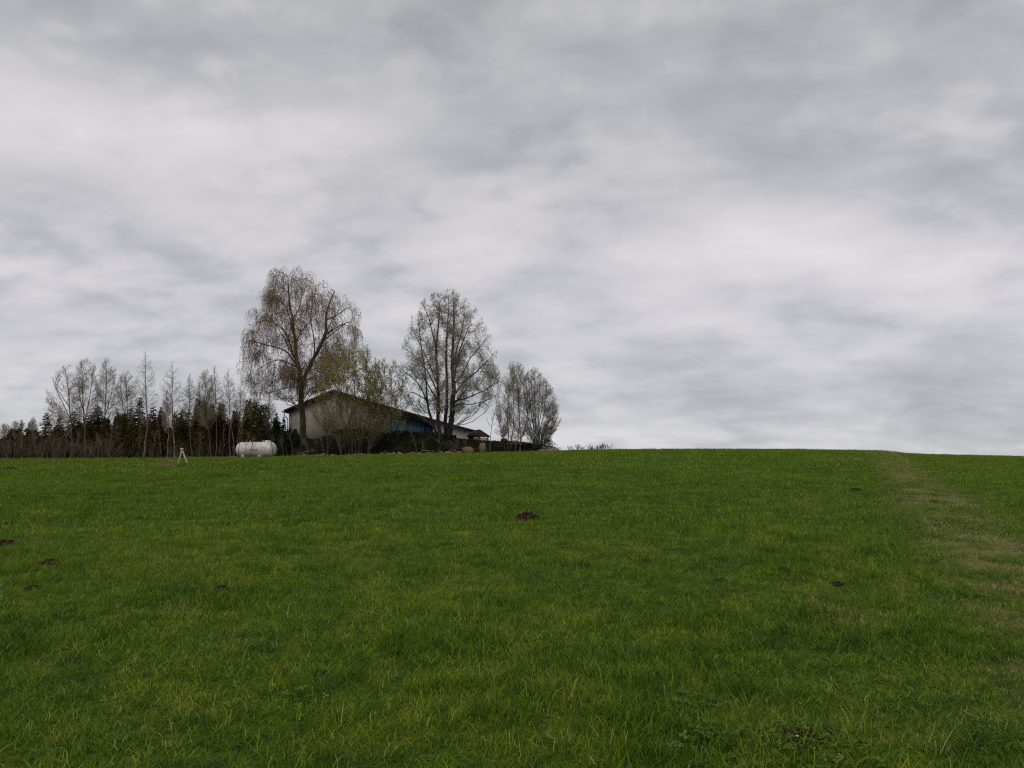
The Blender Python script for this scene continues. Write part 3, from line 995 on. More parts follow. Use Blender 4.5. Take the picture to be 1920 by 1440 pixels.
def build_tree(name, label, cat, Y, base_px, stems, prof, levels, mats, leaf=None, group=None, seed=1, depth=1.0, limbs=(), part_limb="limb", shell=None):
    """stems/limbs: (pixel polyline with depth offsets, r0, r1); prof: (py, pxl, pxr); levels: dicts for grow"""
    rg = np.random.default_rng(seed)
    bx, by = base_px
    base = at(bx, by, Y)
    root = thing(name, tuple(base), label, cat, group)
    pr = []
    for (py, l, r) in prof:
        pr.append((at(0, py, Y)[2] - base[2], at(l, py, Y)[0] - base[0], at(r, py, Y)[0] - base[0]))
    env = envelope(pr, 0.0, depth)
    Ps, Rs = [], []
    for (poly, r0, r1) in stems:
        P = resample(px_poly(poly, Y, base), 14)
        sc_ = np.linalg.norm(P[-1] - P[0])
        P[1:-1] += rg.normal(size=(12, 3)) * .0025 * sc_ * np.array([1, 1, .2])
        R = np.linspace(r0, r1, 14) ** 1.0
        r0 = r0 * (.72 if r0 < .13 else 1)
        R = r1 + (r0 - r1) * np.linspace(1, 0, 14) ** .85
        R[0] *= 1.25
        mb = MB(); mb.tubes(P[None], R[None], 9)
        link("trunk", mb.mesh("trunk", mats[0], True), root)
        Ps.append(P); Rs.append(R)
    L0 = (np.array(Ps), np.array(Rs))
    LP, LR = [], []
    for (poly, r0, r1) in limbs:
        P = resample(px_poly(poly, Y, base), 14)
        P[1:-1] += rg.normal(size=(12, 3)) * .02
        R = r1 + (r0 - r1) * np.linspace(1, 0, 14)
        mb = MB(); mb.tubes(P[None], R[None], 6)
        link(part_limb, mb.mesh(part_limb, mats[0], True), root)
        LP.append(P); LR.append(R)
    cur = L0
    cmb = MB()
    lmb = MB()
    ok_l = False
    if shell:
        SP_, SR_ = shell_limbs(rg, list(zip(Ps, Rs)) + list(zip(LP, LR)), pr, depth, **shell)
        cmb.tubes(SP_, SR_, 5)
        cur = (SP_, SR_)
        allp = [resample(p, 9) for p in Ps + LP]; allr = [np.interp(np.linspace(0, 1, 9), np.linspace(0, 1, 14), r) for r in Rs + LR]
        # the stem tops carry twigs too
        cur = (np.concatenate([cur[0], np.array([resample(p[7:], 9) for p in Ps + LP])]), np.concatenate([cur[1], np.array([np.interp(np.linspace(.5, 1, 9), np.linspace(0, 1, 14), r) for r in Rs + LR])]))
        LP = []
    for li, lv in enumerate(levels):
        kw = dict(lv); sides = kw.pop("sides", 3); lf = kw.pop("leaf", None); on = kw.pop("on", "prev")
        if on == "prev": src = cur
        if li == 1 and LP:
            # manual limbs join the generated first-level branches as parents
            K = cur[0].shape[1]
            A = np.array([resample(p, K) for p in LP]); B = np.array([np.interp(np.linspace(0, 1, K), np.linspace(0, 1, 14), r) for r in LR])
            cur = (np.concatenate([cur[0], A]), np.concatenate([cur[1], B])); src = cur
        Q, Rn = grow(rg, src[0], src[1], env=env, **kw)
        cmb.tubes(Q, Rn, sides)
        cur = (Q, Rn)
        if lf:
            ok_l = True
            leaves_on(rg, Q, lf[0], lf[1], lmb, lf[2] if len(lf) > 2 else 0, zf=lf[3] if len(lf) > 3 else None)
    link("crown", cmb.mesh("crown", mats[1]), root)
    if ok_l:
        link("foliage", lmb.mesh("foliage", leaf, attr="tint"), root)
    return root


# ------------------------------------------------------------------ the big weeping birch
birch_levels = [
    dict(n=7, t0=.25, t1=1.0, ang=(25, 60), length=(.6, 1.5), K=6, r0=.012, r1=.006, up=.0, upgrow=-.22, wig=.13),
    dict(n=7, t0=.12, t1=1.0, ang=(25, 60), length=(.6, 1.4), K=5, r0=.0085, r1=.0055, up=-.35, upgrow=-.6, wig=.06, leaf=(7, .046, 1.2, (3.0, 8.5, .2))),
    dict(n=1, t0=.2, t1=.95, ang=(15, 45), length=(.6, 1.6), K=4, r0=.0070, r1=.005, up=-.9, upgrow=-.9, wig=.04, leaf=(7, .046, 1.6, (3.0, 8.5, .2))),
]
build_tree("birch_tree", "tallest tree, weeping birch with brown drooping twigs before the barn's left end", "tree", 70, (568, 836),
           stems=[([(568, 838), (567, 800), (565, 760), (564, 725), (562, 700), (556, 672), (553, 640), (548, 600), (541, 560), (540, 520)], .30, .03),
                  ([(565, 728), (572, 705), (580, 688), (592, 665), (603, 642), (611, 620), (612, 590), (618, 568), (628, 545)], .21, .03),
                  ([(588, 672, .5), (590, 650, 1), (586, 620, 1), (583, 590, 1.5), (590, 550, 1.5)], .10, .02)],
           limbs=[([(558, 690), (545, 668), (530, 655), (505, 648), (480, 641), (462, 640), (452, 655)], .10, .02),
                  ([(556, 676), (545, 650), (540, 630), (522, 612), (500, 600), (478, 607)], .08, .02),
                  ([(552, 648), (565, 622), (580, 605), (590, 590)], .07, .02),
                  ([(550, 628), (545, 600), (535, 575), (515, 558), (498, 560)], .07, .015),
                  ([(563, 728), (545, 725), (520, 732), (500, 738), (480, 740)], .06, .015),
                  ([(560, 690), (540, 680), (520, 675), (495, 685), (480, 695)], .07, .015),
                  ([(548, 600), (560, 580), (566, 550), (565, 520)], .06, .015),
                  ([(609, 628), (625, 618), (645, 608), (662, 620)], .08, .015),
                  ([(611, 600), (630, 592), (648, 580), (660, 575)], .07, .015),
                  ([(603, 642), (630, 620), (655, 605), (668, 640)], .06, .015),
                  ([(575, 697), (600, 690), (625, 690), (650, 700)], .06, .015),
                  ([(580, 688, -1), (600, 650, -2.5), (620, 620, -3.5), (640, 600, -4)], .07, .015),
                  ([(558, 690, -.3), (545, 650, -2.5), (530, 615, -3.6), (510, 590, -4)], .07, .015),
                  ([(556, 680, .3), (540, 650, 2.5), (525, 620, 3.6), (500, 590, 4)], .07, .015),
                  ([(592, 665, .3), (610, 630, 2.5), (625, 595, 3.6), (645, 570, 4)], .07, .015)],
           prof=[(752, 490, 560), (738, 465, 590), (720, 452, 640), (695, 445, 682), (660, 448, 685), (640, 455, 682), (600, 462, 679), (570, 470, 678), (552, 482, 655), (540, 484, 622),
                 (520, 486, 606), (508, 498, 594), (498, 522, 570)],
           levels=birch_levels, shell=dict(n=155, rise=.75, r0=.034, bow=-.25, rho=(.15, .95), K=9), mats=(M["bark_moss"], M["twig_brown"]), leaf=M["catkin"], seed=21, depth=.85)

# ------------------------------------------------------------------ the big egg-shaped lime with several trunks
up_levels = [
    dict(n=8, t0=.2, t1=1.0, ang=(22, 50), length=(.4, 1.0), K=4, r0=.010, r1=.006, up=.05, wig=.07),
    dict(n=6, t0=.15, t1=1.0, ang=(25, 55), length=(.3, .75), K=3, r0=.0085, r1=.0055, up=.10, wig=.09, leaf=(2, .05)),
    dict(n=1, t0=.2, t1=1.0, ang=(20, 50), length=(.2, .45), K=3, r0=.0060, r1=.0045, up=.12, wig=.08, leaf=(4, .05)),
]
build_tree("lime_tree", "big egg-shaped bare tree with several dark trunks before the barn's low right end", "tree", 71, (833, 838),
           stems=[([(841, 840), (845, 800), (848, 760), (850, 720), (849, 680), (850, 640), (850, 600), (850, 562)], .30, .025),
                  ([(836, 840, .4), (835, 800, .4), (836, 760, .3), (838, 700, .2), (838, 650, 0), (840, 600, 0), (841, 556, 0)], .20, .02),
                  ([(829, 840, -.3), (823, 800, -.4), (821, 760, -.5), (820, 700, -.8), (818, 660, -1), (822, 610, -1), (825, 562, -1)], .21, .02),
                  ([(826, 840, .6), (817, 812, .8), (806, 775, 1.0), (800, 745, 1.2), (798, 700, 1.6), (788, 640, 2), (784, 590, 2)], .15, .02),
                  ([(819, 660, -1), (812, 630, -1), (805, 600, -1), (795, 575, -1)], .10, .015),
                  ([(848, 700, .5), (855, 660, 1.2), (866, 620, 2), (872, 580, 2.4)], .12, .015),
                  ([(849, 720, -.5), (858, 670, -1.8), (872, 630, -2.8), (884, 600, -3)], .12, .015)],
           limbs=[([(849, 745), (865, 722), (890, 700), (912, 680), (925, 665)], .09, .02), ([(849, 752), (870, 748), (895, 738), (920, 725), (935, 715)], .09, .02),
                  ([(847, 765), (865, 757), (885, 758), (910, 752), (930, 742)], .07, .015), ([(849, 725), (868, 700), (880, 675), (900, 650), (915, 630)], .08, .015),
                  ([(822, 740), (806, 705), (790, 680), (768, 660), (755, 652)], .08, .015), ([(820, 720), (808, 690), (795, 660), (780, 630), (772, 612)], .07, .015),
                  ([(806, 775, 1), (795, 740, .6), (780, 715, 0), (762, 700, 0), (752, 690, 0)], .08, .015), ([(800, 750, 1), (780, 738, 2), (765, 735, 2.6), (752, 735, 3)], .06, .015),
                  ([(848, 760, -.3), (862, 745, -3), (875, 730, -4.4), (885, 715, -5)], .08, .015), ([(820, 750, -1), (808, 730, -3), (796, 710, -4.2), (785, 690, -4.8)], .08, .015)],
           prof=[(778, 800, 870), (768, 775, 915), (770, 760, 930), (745, 750, 943), (715, 745, 945), (690, 745, 942), (670, 748, 938), (640, 755, 928), (610, 766, 914), (590, 770, 902), (570, 778, 888),
                 (555, 800, 874), (545, 826, 858), (541, 838, 850)],
           levels=up_levels, shell=dict(n=260, rise=.85, r0=.032, bow=.45, rho=(.2, .98), zmin=1.5), mats=(M["bark_dark"], M["twig_grey"]), leaf=M["bud_green"], seed=22, depth=.9)

# ------------------------------------------------------------------ olive many-stemmed willow in front of the barn
wl = [
    dict(n=9, t0=.15, t1=1.0, ang=(20, 48), length=(.5, 1.4), K=5, r0=.010, r1=.006, up=.07, wig=.09, leaf=(3, .065, 0, (3.6, 6.0, .15))),
    dict(n=5, t0=.15, t1=1.0, ang=(20, 50), length=(.25, .7), K=4, r0=.0065, r1=.0045, up=.08, wig=.10, leaf=(6, .055, 0, (3.6, 6.0, .15))),
]
sw = []
fan = [(662, 857, 640, 690), (667, 857, 664, 655), (671, 857, 690, 660), (673, 857, 712, 690), (660, 857, 622, 700), (648, 856, 630, 670), (615, 855, 600, 700), (640, 855, 604, 730), (676, 856, 728, 700), (690, 855, 705, 672), (655, 857, 650, 665)]
for i, (bx, by, tx, ty) in enumerate(fan):
    d = (i % 5 - 2) * .55
    sw.append(([(bx, by, 0), (bx + (tx - bx) * .12, by - 45, d * .3), (bx + (tx - bx) * .5, (by + ty) / 2, d), (tx, ty, d * 1.8)], .075 if i in (1, 2) else .05, .012))
build_tree("willow_tree", "olive yellow leafing tree with many thin stems before the barn gable", "tree", 66.5, (665, 857), sw,
           prof=[(828, 630, 705), (805, 596, 738), (780, 582, 748), (755, 576, 756), (730, 574, 758), (700, 580, 745), (680, 590, 730), (665, 605, 712), (652, 625, 700), (638, 650, 675)],
           levels=wl, shell=dict(n=215, rise=1.3, r0=.018, bow=.2, rho=(.1, .98), zmin=.6), mats=(M["bark_grey"], M["twig_olive"]), leaf=M["leaf_olive"], seed=23, depth=.8)

# paler thin tree between willow and lime
wl2 = [dict(n=12, t0=.25, t1=1.0, ang=(20, 50), length=(.9, 2.2), K=6, r0=.018, r1=.008, up=.06, wig=.08),
       dict(n=9, t0=.1, t1=1.0, ang=(20, 55), length=(.4, 1.1), K=5, r0=.010, r1=.006, up=.08, wig=.09, leaf=(2, .06)),
       dict(n=4, t0=.15, t1=1.0, ang=(20, 50), length=(.2, .5), K=3, r0=.0065, r1=.0045, up=.08, wig=.10, leaf=(4, .058))]
build_tree("thin_tree", "thin pale-leafing tree between the olive willow and the big lime, before the blue boards", "tree", 68.5, (735, 830),
           [([(735, 830), (733, 790), (735, 740), (730, 690)], .06, .012), ([(738, 830), (748, 790, .5), (752, 745, 1), (756, 700, 1)], .05, .012), ([(728, 830), (718, 790, -.5), (714, 740, -1), (708, 690, -1)], .05, .012)],
           prof=[(812, 705, 760), (790, 690, 770), (750, 686, 780), (710, 690, 775), (690, 700, 765), (668, 722, 742)], levels=wl2[1:], shell=dict(n=60, rise=1.1, r0=.014, bow=.2, rho=(.2, .97)), mats=(M["bark_dark"], M["twig_grey"]), leaf=M["leaf_pale"], seed=24)

# ------------------------------------------------------------------ the two groups at the right end
gl = [dict(n=15, t0=.22, t1=1.0, ang=(20, 48), length=(.9, 2.6), K=7, r0=.022, r1=.009, up=.07, wig=.07),
      dict(n=10, t0=.12, t1=1.0, ang=(20, 50), length=(.4, 1.2), K=5, r0=.010, r1=.006, up=.09, wig=.08, leaf=(1, .045)),
      dict(n=5, t0=.15, t1=1.0, ang=(20, 50), length=(.2, .55), K=4, r0=.007, r1=.0045, up=.10, wig=.08, leaf=(2, .045))]
build_tree("slender_tree", "slender tree with several pale stems between big lime and rightmost tree", "tree", 68, (962, 848),
           [([(952, 849), (953, 815), (951, 780), (955, 735), (958, 695)], .07, .012), ([(956, 849), (960, 815), (964, 770), (962, 730), (966, 690)], .07, .012),
            ([(965, 849), (972, 815), (974, 780), (972, 740), (975, 700)], .06, .012), ([(974, 849), (978, 820), (988, 790), (990, 750), (985, 710)], .065, .012),
            ([(948, 849), (942, 815), (936, 790), (930, 750)], .045, .012), ([(976, 849), (975, 800), (971, 750), (968, 700)], .06, .012)],
           prof=[(835, 945, 985), (810, 925, 995), (780, 925, 1000), (740, 934, 1000), (710, 938, 998), (690, 945, 990), (675, 957, 975)], levels=gl[1:], shell=dict(n=120, rise=1.3, r0=.015, bow=.2, rho=(.2, .98), zmin=1.2), mats=(M["bark_grey"], M["twig_pink"]),
           leaf=M["bud_green"], seed=25, depth=.9)
fan = [(1003, 846, 990, 700), (1006, 846, 1001, 694), (1008, 846, 1012, 700), (1010, 846, 1026, 718), (1013, 846, 1040, 745), (1015, 846, 1048, 775), (1001, 846, 980, 720), (1008, 846, 1020, 706), (1006, 846, 996, 715)]
build_tree("round_crowned_tree", "rightmost tree, fan of dark stems with rounded twiggy crown", "tree", 69, (1008, 846),
           [([(b, y, 0), (b + (tx - b) * .18, y - 40, ((i * 7) % 5 - 2) * .2), (b + (tx - b) * .6, (y + ty) / 2 - 8, ((i * 7) % 5 - 2) * .6), (tx, ty, ((i * 7) % 5 - 2) * .9)], .075, .012) for i, (b, y, tx, ty) in enumerate(fan)],
           prof=[(840, 1000, 1018), (825, 985, 1034), (805, 978, 1048), (785, 976, 1056), (760, 976, 1056), (735, 978, 1045), (715, 980, 1030), (700, 985, 1018), (688, 996, 1008)], levels=gl[1:], shell=dict(n=150, rise=1.1, r0=.016, bow=.25, rho=(.2, .98)),
           mats=(M["bark_dark"], M["twig_grey"]), leaf=M["bud_green"], seed=26, depth=.95)
build_tree("leaning_sapling", "single pale leaning stem between the small hut and the slender tree", "sapling", 66, (919, 851),
           [([(918, 852), (920, 820), (924, 790), (932, 755), (938, 725)], .045, .01)],
           prof=[(800, 905, 940), (770, 905, 952), (730, 915, 955), (710, 928, 948)], levels=[dict(n=18, t0=.35, t1=1., ang=(25, 55), length=(.5, 1.3), K=6, r0=.012, r1=.006, up=.06, wig=.08),
           dict(n=7, t0=.1, t1=1., ang=(20, 50), length=(.2, .6), K=4, r0=.007, r1=.0045, up=.06, wig=.08, leaf=(1, .04))], mats=(M["bark_birch"], M["twig_grey"]), leaf=M["bud_green"], seed=27)

# ------------------------------------------------------------------ bare trees of the wood on the left
bl = [dict(n=22, t0=.35, t1=1.0, ang=(30, 60), length=(1.2, 3.0), K=7, r0=.028, r1=.010, up=.06, wig=.06),
      dict(n=10, t0=.15, t1=1.0, ang=(22, 50), length=(.5, 1.3), K=5, r0=.012, r1=.007, up=.08, wig=.08),
      dict(n=5, t0=.15, t1=1.0, ang=(20, 50), length=(.25, .6), K=4, r0=.008, r1=.0055, up=.09, wig=.08, leaf=(1, .05))]
bs = [dict(n=34, t0=.30, t1=1.0, ang=(38, 60), length=(.9, 1.9), K=6, r0=.014, r1=.007, up=.06, wig=.06),
      dict(n=9, t0=.12, t1=1.0, ang=(20, 50), length=(.35, .9), K=4, r0=.008, r1=.0055, up=.04, wig=.08, leaf=(1, .045)),
      dict(n=2, t0=.15, t1=1.0, ang=(20, 50), length=(.2, .5), K=3, r0=.006, r1=.0045, up=.0, wig=.08, leaf=(1, .045))]


def wood_tree(name, label, px, base, top, hw, cb, Y, kind="bare", stems=None, seed=1, leaf="bud_pink", twig="twig_pink", bark="bark_grey", r=.08, xo=0):
    """px centre of crown, cb = row where the crown starts; xo = shift of the foot"""
    if stems is None:
        stems = [([(px + xo, base), (px + xo * .8, base - (base - cb) * .5), (px + xo * .25, cb), (px - 1, (cb + top) / 2), (px, top + 8)], r, .010)]
    prof = [(cb + 12, px - hw * .35, px + hw * .35), (cb - 5, px - hw * .8, px + hw * .8), (cb - (cb - top) * .35, px - hw, px + hw), (cb - (cb - top) * .65, px - hw * .8, px + hw * .8),
            (cb - (cb - top) * .88, px - hw * .38, px + hw * .38), (top - 2, px - 2, px + 2)]
    if kind == "wide":
        prof = [(cb + 15, px - hw * .6, px + hw * .6), (cb - 10, px - hw, px + hw), (cb - (cb - top) * .5, px - hw * .95, px + hw * .95), (cb - (cb - top) * .85, px - hw * .6, px + hw * .6), (top, px - hw * .2, px + hw * .2)]
    sh = dict(n=46, rise=.8, r0=.011, bow=.1, rho=(.3, .98)) if kind == "cone" else dict(n=46, rise=.95, r0=.018, bow=.2, rho=(.3, .98))
    return build_tree(name, label, "tree", Y, (px + xo, base), stems, prof, (bs if kind == "cone" else bl)[1:], (M[bark], M[twig]), M[leaf], seed=seed, shell=sh)


wood_tree("bare_tree", "leftmost tall bare tree of the wood, crown leaning left", 126, 862, 682, 42, 785, 71, "wide",
          [([(136, 862), (134, 800), (131, 765), (128, 730), (122, 692)], .10, .012), ([(134, 790), (120, 760, .5), (105, 730, 1), (98, 705, 1)], .06, .012), ([(131, 765, -.5), (118, 745, -1), (104, 722, -1.5), (112, 695, -1.5)], .05, .012)], 31)
wood_tree("bare_tree", "bare three-stemmed tree with pinkish top, second tall one from the left", 162, 862, 668, 28, 775, 70, "wide",
          [([(160, 862), (158, 800), (156, 760), (155, 715), (152, 680)], .10, .012), ([(159, 790), (166, 755, .5), (172, 720, .8), (176, 690, 1)], .06, .012), ([(158, 775), (150, 745, -.5), (147, 710, -1)], .05, .012)], 32)
wood_tree("bare_tree", "thin open bare tree with upright top, third tall one from the left", 202, 861, 671, 24, 775, 72, "wide",
          [([(196, 861), (196, 800), (198, 755), (199, 710), (198, 676)], .08, .012), ([(197, 780), (206, 750), (212, 725, .8), (218, 700, 1)], .04, .01)], 33, leaf="bud_green")
wood_tree("bare_tree", "whitish budding tree between the open bare tree and the tallest birch of the wood", 236, 860, 690, 22, 780, 73, "wide",
          [([(240, 860), (240, 800), (238, 750), (236, 705)], .07, .012), ([(240, 800), (230, 760), (226, 720)], .04, .012)], 34, leaf="leaf_pale")
wood_tree("slim_birch", "tallest birch of the wood, slim conical crown over a reddish curved trunk", 272, 860, 655, 27, 785, 69, "cone", seed=35, bark="bark_birch",
          stems=[([(270, 861), (272, 835), (276, 800), (275, 760), (273, 710), (272, 665)], .12, .010)], leaf="bud_pink")
wood_tree("slim_birch", "brown-crowned birch above the pale A-frame, pointed top and mossy trunk", 323, 860, 676, 29, 790, 69, "cone", seed=36, bark="bark_birch", leaf="catkin",
          stems=[([(328, 861), (327, 835), (324, 790), (323, 740), (323, 690)], .12, .010)])
wood_tree("slim_birch", "slight birch stem just left of the mossy trunk, thin crown", 312, 860, 730, 12, 800, 68.5, "cone", seed=37, bark="bark_birch", stems=[([(313, 861), (315, 830), (317, 800), (314, 765), (312, 735)], .07, .010)])
wood_tree("slim_tree", "thin grey tree right of the brown-crowned birch with a sparse crown", 356, 860, 700, 16, 790, 69, "cone", seed=38, stems=[([(361, 861), (357, 830), (355, 790), (355, 740), (355, 706)], .07, .010)], leaf="leaf_pale")
wood_tree("slim_tree", "pale green budding tree with upright twigs, left of two bare thin ones", 385, 860, 690, 22, 785, 69.5, "wide", seed=39, leaf="leaf_pale",
          stems=[([(397, 861), (393, 825), (390, 790), (386, 740), (382, 700)], .07, .010), ([(391, 795), (378, 760), (372, 725)], .04, .010)])
wood_tree("slim_tree", "thin bare tree with needle-like top left of the double birch", 403, 860, 683, 16, 780, 69.2, "cone", seed=40, stems=[([(405, 861), (406, 830), (406, 790), (404, 740), (402, 690)], .07, .010)], leaf="bud_green")
wood_tree("slim_birch", "thin birch with a double pale stem standing just left of the gas tank", 428, 859, 690, 20, 785, 68.4, "cone", seed=41, bark="bark_birch",
          stems=[([(433, 860), (430, 830), (431, 790), (429, 740), (427, 700)], .06, .010), ([(440, 858), (437, 820), (432, 790), (430, 770)], .06, .012)], leaf="leaf_pale")
wood_tree("slim_tree", "low twiggy tree rising behind the left end of the gas tank", 452, 858, 715, 16, 785, 69, "cone", seed=42, stems=[([(444, 858), (446, 820), (449, 780), (452, 725)], .05, .010)], leaf="leaf_pale")
wood_tree("slim_tree", "low twiggy tree rising behind the middle of the gas tank", 477, 858, 725, 17, 790, 71, "cone", seed=43, stems=[([(475, 858), (476, 820), (477, 780), (477, 735)], .05, .010)], leaf="leaf_pale")
wood_tree("slim_tree", "grey twiggy tree with short crown before the big birch's drooping left side", 505, 858, 735, 16, 800, 71, "cone", seed=44, stems=[([(505, 858), (505, 820), (504, 780), (505, 745)], .05, .010)], leaf="bud_green", twig="twig_grey")
# faint far trees at the very left
for i, (px, top, hw) in enumerate([(10, 792, 14), (30, 786, 14), (62, 780, 11), (92, 776, 12)]):
    wood_tree("distant_tree", ["faint bare treetop at the left border", "faint bare treetop behind the pale green conifer", "faint vertical twigs behind the gap left of the tiered spruce",
                               "faint twigs behind the tiered spruce"][i], px, 862, top, hw, 835, 92, "wide", seed=50 + i, r=.08)
# thin pale trunks at the wood's edge and on the bank
trunks = [(447, 800, 6), (459, 812, 9), (470, 822, 5), (513, 815, -5), (15, 800, -3), (27, 795, 1), (36, 812, 0), (41, 808, 2), (70, 812, -8), (81, 800, 0), (88, 805, 7), (107, 815, 0), (120, 800, 8), (150, 810, -2), (178, 812, 4), (186, 815, -3), (213, 800, 3), (258, 800, 4), (286, 810, 2),
          (304, 800, -5), (372, 810, 4), (418, 805, 2), (531, 815, -2), (547, 815, -4), (575, 822, 0), (597, 812, -8), (612, 815, -14), (642, 815, -13), (690, 822, 6), (783, 800, -11), (790, 825, 2), (823, 805, 3), (853, 825, 3), (869, 815, 4), (966, 815, 2), (984, 812, 4)]
plabels = ["crossing the left dome of the gas tank", "crossing the tank between dome and first leg", "crossing the middle of the gas tank", "crossing the right dome of the gas tank", "left border of the wood", "second stem from the left border", "paired with a twin at left", "right twin of the left pair", "slanting left before the tiered spruce", "under the tiered spruce",
           "leaning right under the tiered spruce", "straight below the small dark spruce", "leaning right below the rounded dark spruce", "below the three-stemmed bare tree", "below the pointed spruce top", "left of a forked one in the wood",
           "below the open budding tree", "at the foot of the tallest wood birch", "between the two birches", "left of the pale A-frame", "right of the pale A-frame", "midway between A-frame and gas tank",
           "just right of the gas tank", "at the barn's left corner", "in front of the big birch trunk", "leaning left right of the big birch trunk", "strongly leaning left before the barn wall", "leaning left, left of the olive willow's main stems",
           "right of the olive willow's main stems", "white-topped before the blue boards", "short before the blue boards", "red-brown before the lime's trunks", "right of the lime's trunks", "short left of the tan boulders",
           "in the slender tree's foot", "left of the rightmost tree's foot"]
for i, ((px, top, lean), pl) in enumerate(zip(trunks, plabels)):
    Y = 67.0 if px < 530 else 65.8
    if px in (447, 459, 470, 513): Y = 64.5
    x0 = at(px, 860, Y)[0]
    zb = gz(x0, Y) - .05
    rg = np.random.default_rng(300 + i)
    topp = at(px + lean, top, Y + rg.normal() * .6)
    base = np.array([x0, Y, zb])
    P = resample(np.array([[0, 0, 0], (topp - base) * .35 + rg.normal(size=3) * .05, (topp - base) * .7 + rg.normal(size=3) * .06, topp - base]), 8)
    R = np.linspace(.042, .010, 8) * (.45 + .5 * rg.random())
    root = thing("sapling", tuple(base), "thin pale sapling stem, " + pl, "sapling", "pale saplings along the edge of wood and bank")
    mb = MB(); mb.tubes(P[None], R[None], 6)
    link("trunk", mb.mesh("trunk", M["bark_grey"] if (i % 3 or px < 530) else M["bark_birch"], True), root)
    mb = MB()
    Q, Rn = grow(rg, P[None], R[None], 10, .35, 1., (20, 50), (.3, 1.0), 5, .009, .005, up=.06, wig=.1)
    mb.tubes(Q, Rn, 3)
    Q, Rn = grow(rg, Q, Rn, 3, .2, 1., (20, 50), (.15, .5), 4, .006, .004, up=.06, wig=.1)
    mb.tubes(Q, Rn, 3)
    link("crown", mb.mesh("crown", M["twig_pink"] if px < 530 else M["twig_grey"]), root)


# ------------------------------------------------------------------ conifers
def conifer_parts(seed, h=4.6, r=1.15, whorl=.12, per=7, shape=.85, mat="spruce", tuft=.15, droop=.25, irregular=.25):
    rg = np.random.default_rng(seed)
    tm = MB(); P = np.array([[0, 0, -.1], [0, 0, h * .5], [0.02, 0, h]]); P = resample(P, 8)
    tm.tubes(P[None], np.linspace(.09, .012, 8)[None], 6)
    Qs = []
    z = h * .06
    while z < h * .99:
        L_ = r * (1 - z / h) ** shape * (1 - irregular * .5 + irregular * rg.random())
        k = per if z < h * .85 else 5
        a0 = rg.random() * 6.3
        for j in range(k):
            a = a0 + j * 2 * pi / k + rg.normal() * .3
            l = (L_ + .05) * (.6 + .55 * rg.random())
            z0_ = rg.normal() * .06
            dz = -droop * l * (.5 + rg.random())
            Qs.append(np.array([0, 0, z0_]) + np.array([[0, 0, z], [.5 * l * cos(a), .5 * l * sin(a), z + dz * .35 + .02], [.85 * l * cos(a), .85 * l * sin(a), z + dz * .8], [l * cos(a), l * sin(a), z + dz * .75]]))
        z += whorl * (.7 + .6 * rg.random())
    Q = np.array(Qs)
    bm_ = MB(); bm_.tubes(Q, np.broadcast_to(np.array([.014, .010, .007, .004]), (len(Q), 4)), 3)
    n = 34
    pi_ = np.repeat(np.arange(len(Q)), n)
    t = rg.random(len(pi_)) ** .75
    f = t * 3; i = np.minimum(f.astype(int), 2); fr = (f - i)[:, None]
    c = Q[pi_, i] * (1 - fr) + Q[pi_, i + 1] * fr
    T = Q[pi_, 3] - Q[pi_, 0]; ln = np.linalg.norm(T, axis=1, keepdims=True); T = T / (ln + 1e-6)
    side = np.cross(T, [0, 0, 1.0])
    sgn = rg.choice([-1, 1], len(pi_))[:, None]
    d = T * .8 + side * sgn * (.5 + .5 * rg.random((len(pi_), 1))) + rg.normal(size=(len(pi_), 3)) * .25
    d[:, 2] -= .15
    d /= np.linalg.norm(d, axis=1, keepdims=True)
    s = tuft * 1.5 * (.5 + .8 * rg.random((len(pi_), 1))) * np.clip(ln * 1.6, .5, 1)
    w = np.cross(d, rg.normal(size=d.shape)); w /= np.linalg.norm(w, axis=1, keepdims=True)
    V = np.stack([c - w * s * .26, c + w * s * .26, c + d * s], 1)
    lm = MB()
    lm.add(V.reshape(-1, 3), tris=np.arange(len(pi_) * 3).reshape(-1, 3), a=np.repeat(rg.random(len(Q))[pi_] * .6 + rg.random(len(pi_)) * .4, 3))
    return [("trunk", tm.mesh("trunk", M["bark_dark"])), ("crown", bm_.mesh("crown", M["bark_dark"])), ("foliage", lm.mesh("foliage", M[mat], attr="tint"))], h


